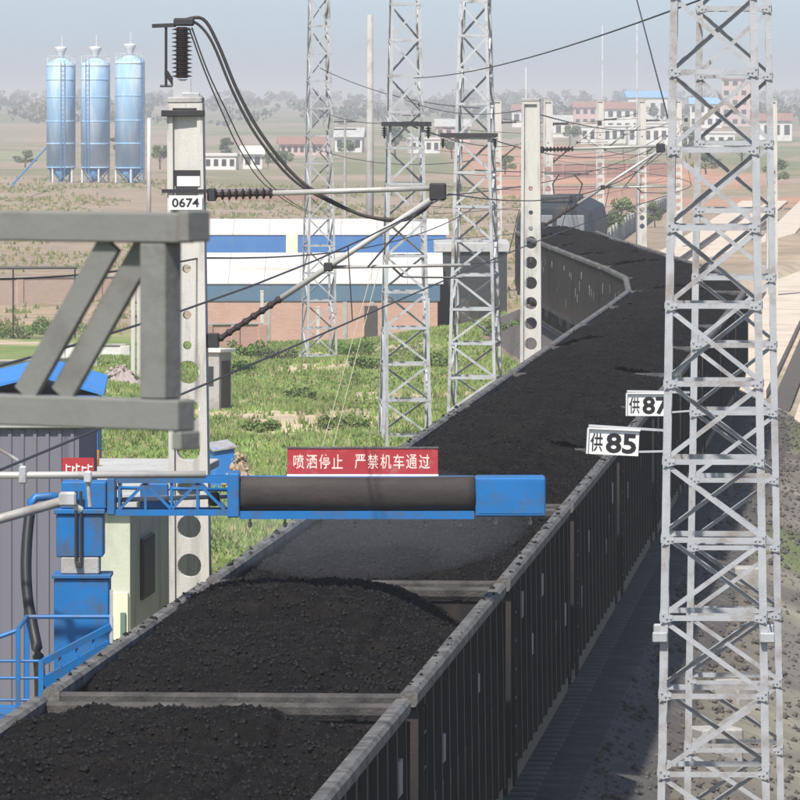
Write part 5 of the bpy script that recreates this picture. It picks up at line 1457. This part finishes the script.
spots = [(604, 470, 0, .55, "green tree beside the concrete pole right of the locomotive"), (622, 500, 2, .6, "bushy tree between two pale poles behind the sandy yard"), (655, 520, 2, .5, "low green tree left of the nearest tower leg"),
         (286, 960, 0, .7, "round tree in the fields beside the white hut"), (268, 1010, 2, .6, "small tree behind the white hut in the fields"), (226, 1080, 1, .8, "tall tree behind the pale shed in the fields"),
         (345, 1120, 0, .8, "tree in the fields left of the round grey pole"), (452, 1200, 0, .9, "tree in the far fields between the lattice towers"), (395, 1250, 1, .9, "slender far tree behind the crossarm tower"),
         (505, 900, 2, .8, "bushy tree in front of the red earth terraces"), (530, 1500, 1, .9, "slender tree near the far houses above the bend pole"), (570, 1550, 0, 1.0, "round tree left of the long white far house"),
         (706, 900, 2, .9, "bushy tree seen through the nearest tower"), (742, 980, 0, .9, "round tree seen between the near towers"), (776, 800, 2, .8, "bushy tree at the right edge behind the towers"),
         (25, 980, 2, .8, "bushy tree left of the silos"), (160, 950, 0, .8, "tree just right of the silos"), (120, 1150, 1, .9, "slender tree behind the rightmost silo"), (690, 1250, 1, 1.0, "slender tree below the far white houses at right")]
for i, (px, d, k, s, lab) in enumerate(spots):
    if used[k]: o = copy_tree(protos[k])
    else: o = protos[k]; used[k] = True
    x = xa(px, d); o.location = (x, d, gz(x, d)); o.scale = (s * random.uniform(0.7, 1.1), s * random.uniform(0.7, 1.1), s * random.uniform(0.6, 0.85)); o.rotation_euler = (0, 0, i * 1.3)
    tag(o, lab, "tree", "scattered trees")
# far wood on the horizon
cs, rs = [], []
for i in range(620):
    d = random.choice((2500, 3000, 3600, 4300, 5000)) * random.uniform(0.9, 1.1)
    x = random.uniform(-0.075, 0.075) * d
    g = gz(x, d); hh = random.uniform(3.5, 7.5) * (0.6 + 0.4 * d / 3000)
    for q in range(4):
        cs.append((x + random.uniform(-3, 3), d, g + hh * random.uniform(0.3, 0.85))); rs.append(hh * random.uniform(0.22, 0.34))
V, F_, c = leaf_cloud(cs, rs, 34000, 0.9, (0.09, 0.11, 0.075))
tag(link_mesh("far_wood", np_mesh("far_wood", V, F_, M['leaf'], False, c)), "hazy belt of far trees along the horizon", "trees", kind="stuff")
# shrubs on the grass
def shrub(px, d, r_, h, base, lab):
    x = xa(px, d); t = empty("shrub", (x, d, gz(x, d)), 0, lab, "shrub", "shrubs on the grass slope")
    h = h * 0.75; base = tuple(1.35 * q_ for q_ in base)
    cs = [(random.uniform(-r_, r_) * 0.95, random.uniform(-r_, r_) * 0.95, h * random.uniform(0.1, 0.75)) for _ in range(14)]
    V, F_, c = leaf_cloud(cs, [r_ * random.uniform(0.2, 0.42) for _ in cs], 1300, 0.05, base)
    link_mesh("foliage", np_mesh("foliage", V, F_, M['leaf'], False, c), t)
    b = MB()
    for q in cs: b.tube([(0, 0, -0.1), (q[0] * 0.5, q[1] * 0.5, q[2] * 0.5), q], [0.02, 0.015, 0.006], 5)
    b.build("stem", M['bark'], t)
for a in ((250, 262, .75, 1.0, (.07, .12, .03), "green shrub right behind the grey booth"), (276, 255, .7, .7, (.09, .11, .05), "greyish shrub before the brick building's left end"), (240, 240, .5, .6, (.06, .11, .03), "small shrub near the grey booth"),
          (352, 262, .9, .6, (.075, .13, .035), "wide green shrub near the dark door of the brick building"), (372, 235, .6, .5, (.08, .12, .04), "shrub on the grass left of the crossarm tower"), (300, 215, .5, .4, (.09, .13, .04), "low shrub in the middle of the grass slope"),
          (430, 240, .7, .7, (.08, .12, .04), "shrub between the crossarm tower and the train"), (505, 262, .7, .8, (.08, .12, .04), "shrub beside the wagon behind the tower"), (260, 190, .45, .4, (.08, .12, .035), "low shrub below the grey booth"),
          (345, 190, .6, .35, (.10, .14, .045), "low shrub above the red warning sign"), (60, 305, 1.0, 1.0, (.08, .12, .04), "green shrub before the old brick wall"), (20, 300, 1.1, .9, (.075, .115, .04), "green shrub at the left edge before the brick wall"), (150, 320, .9, .8, (.08, .12, .04), "shrub at the right end of the old brick wall")):
    shrub(*a)
# grass
NG = 90000
gy_ = 105 + 200 * RNG.random(NG); gx_ = -11 + 21 * RNG.random(NG)
dxg = gx_ - trackx(gy_)
nn1 = fbm(gx_ / 9, gy_ / 14, 4); nn3 = fbm(gx_ / 3 + 2, gy_ / 6 + 7, 3)
keep = (dxg < -3.0) & ((nn1 * 0.75 + nn3 * 0.35) < 0.17 + 0.35 * RNG.random(NG) ** 3) & ~((gy_ < 114) & (gx_ < -1.4)) & (gy_ < 291)
gx_, gy_, nn3 = gx_[keep], gy_[keep], nn3[keep]
n = len(gx_); gzv = ground_z(gx_, gy_)
nb = 5
ang = RNG.random((n, nb)) * 6.283; rad = 0.10 * RNG.random((n, nb)); hgt = (0.05 + 0.11 * RNG.random((n, nb))) * (0.7 + 1.2 * np.clip(nn3[:, None] + 0.3, 0, 1))
bx = gx_[:, None] + rad * np.cos(ang); by = gy_[:, None] + rad * np.sin(ang)
wv = 0.022 + 0.02 * RNG.random((n, nb)); la = RNG.random((n, nb)) * 6.283
ln = 0.14 * RNG.random((n, nb))
v0 = np.stack([bx - wv, by, np.repeat(gzv[:, None], nb, 1) - 0.03], -1); v1 = np.stack([bx + wv, by, np.repeat(gzv[:, None], nb, 1) - 0.03], -1)
v2 = np.stack([bx + ln * np.cos(la), by + ln * np.sin(la), gzv[:, None] + hgt], -1)
V = np.stack([v0, v1, v2], 2).reshape(-1, 3)
base = np.array([0.165, 0.235, 0.066]) * (0.65 + 0.6 * RNG.random((n, 1)) + 0.5 * np.clip(fbm(gx_ / 2.2, gy_ / 4, 3), -0.4, 0.5)[:, None]); dry = (RNG.random((n, 1)) < 0.16)
base = np.where(dry, np.array([0.29, 0.26, 0.14]), base)
c = np.repeat(base, nb * 3, 0)
tag(link_mesh("grass", np_mesh("grass", V, np.arange(len(V)).reshape(-1, 3), M['grass'], False, c)), "green grass covering the slope left of the train", "grass", kind="stuff")

NW2 = 16000
wy = 296 + 460 * RNG.random(NW2) ** 1.2; wx = -48 + 62 * RNG.random(NW2)
wn_ = fbm(wx / 7, wy / 20, 3)
kp = (wx < trackx(wy) - 6) & (wn_ + 0.25 * RNG.random(NW2) > 0.05) & ~((wy < 342) & (wx > -9) & (wx < 3.5) & (wy > 286))
wx, wy = wx[kp], wy[kp]; n = len(wx); wz = ground_z(wx, wy); nb = 5
ang = RNG.random((n, nb)) * 6.283; rad = 0.2 * RNG.random((n, nb)); hg = (0.08 + 0.3 * RNG.random((n, nb)) ** 2)
bx = wx[:, None] + rad * np.cos(ang); by = wy[:, None] + rad * np.sin(ang); ww = 0.05 + 0.06 * RNG.random((n, nb))
zz = np.repeat(wz[:, None], nb, 1) - 0.04
V = np.stack([np.stack([bx - ww, by, zz], -1), np.stack([bx + ww, by, zz], -1), np.stack([bx + 0.2 * (RNG.random((n, nb)) - 0.5), by, zz + hg], -1)], 2).reshape(-1, 3)
cb = np.where(RNG.random((n, 1)) < 0.5, np.array([0.25, 0.215, 0.12]), np.array([0.13, 0.16, 0.06])) * (0.7 + 0.6 * RNG.random((n, 1)))
tag(link_mesh("dry_weeds", np_mesh("dry_weeds", V, np.arange(len(V)).reshape(-1, 3), M['grass'], False, np.repeat(cb, nb * 3, 0))), "dry and green weeds scattered over the brown fields", "weeds", kind="stuff")

# ------------------------------------------------------------------ air
hz = bpy.data.materials.new("haze_air"); hz.use_nodes = True
nt = hz.node_tree; nt.nodes.remove(nt.nodes["Principled BSDF"])
pv = nt.nodes.new("ShaderNodeVolumePrincipled")
pv.inputs["Color"].default_value = (0.97, 0.955, 0.935, 1)
pv.inputs["Density"].default_value = 0.0003
pv.inputs["Anisotropy"].default_value = 0.0
nt.links.new(pv.outputs[0], nt.nodes["Material Output"].inputs["Volume"])
b = MB(); b.box(-5200, 5200, -320, 14200, -9, 26)
tag(b.build("haze", hz), "pale haze in the air over the plain", "haze", kind="stuff")

ms = bpy.data.materials.new("spray_mist_air"); ms.use_nodes = True
nt = ms.node_tree; nt.nodes.remove(nt.nodes["Principled BSDF"])
pv2 = nt.nodes.new("ShaderNodeVolumePrincipled")
pv2.inputs["Color"].default_value = (0.85, 0.9, 1.0, 1)
pv2.inputs["Density"].default_value = 0.014
nt.links.new(pv2.outputs[0], nt.nodes["Material Output"].inputs["Volume"])
x_, y_, _t = track(74.5)
b = MB(); pr = [(1.75 * math.sin(math.pi * i / 14), -math.cos(math.pi * i / 14)) for i in range(1, 14)]
b.lathe([(r_, z * 0.55) for r_, z in pr], 28); b.xf(Matrix.Diagonal((1.0, 2.6, 1.0, 1.0)))
tag(b.sm().build("spray_mist", ms, None, (x_, y_, 3.72), (0, 0, -HEAD)), "thin bluish spray mist drifting under the boom over the coal", "mist", kind="stuff")
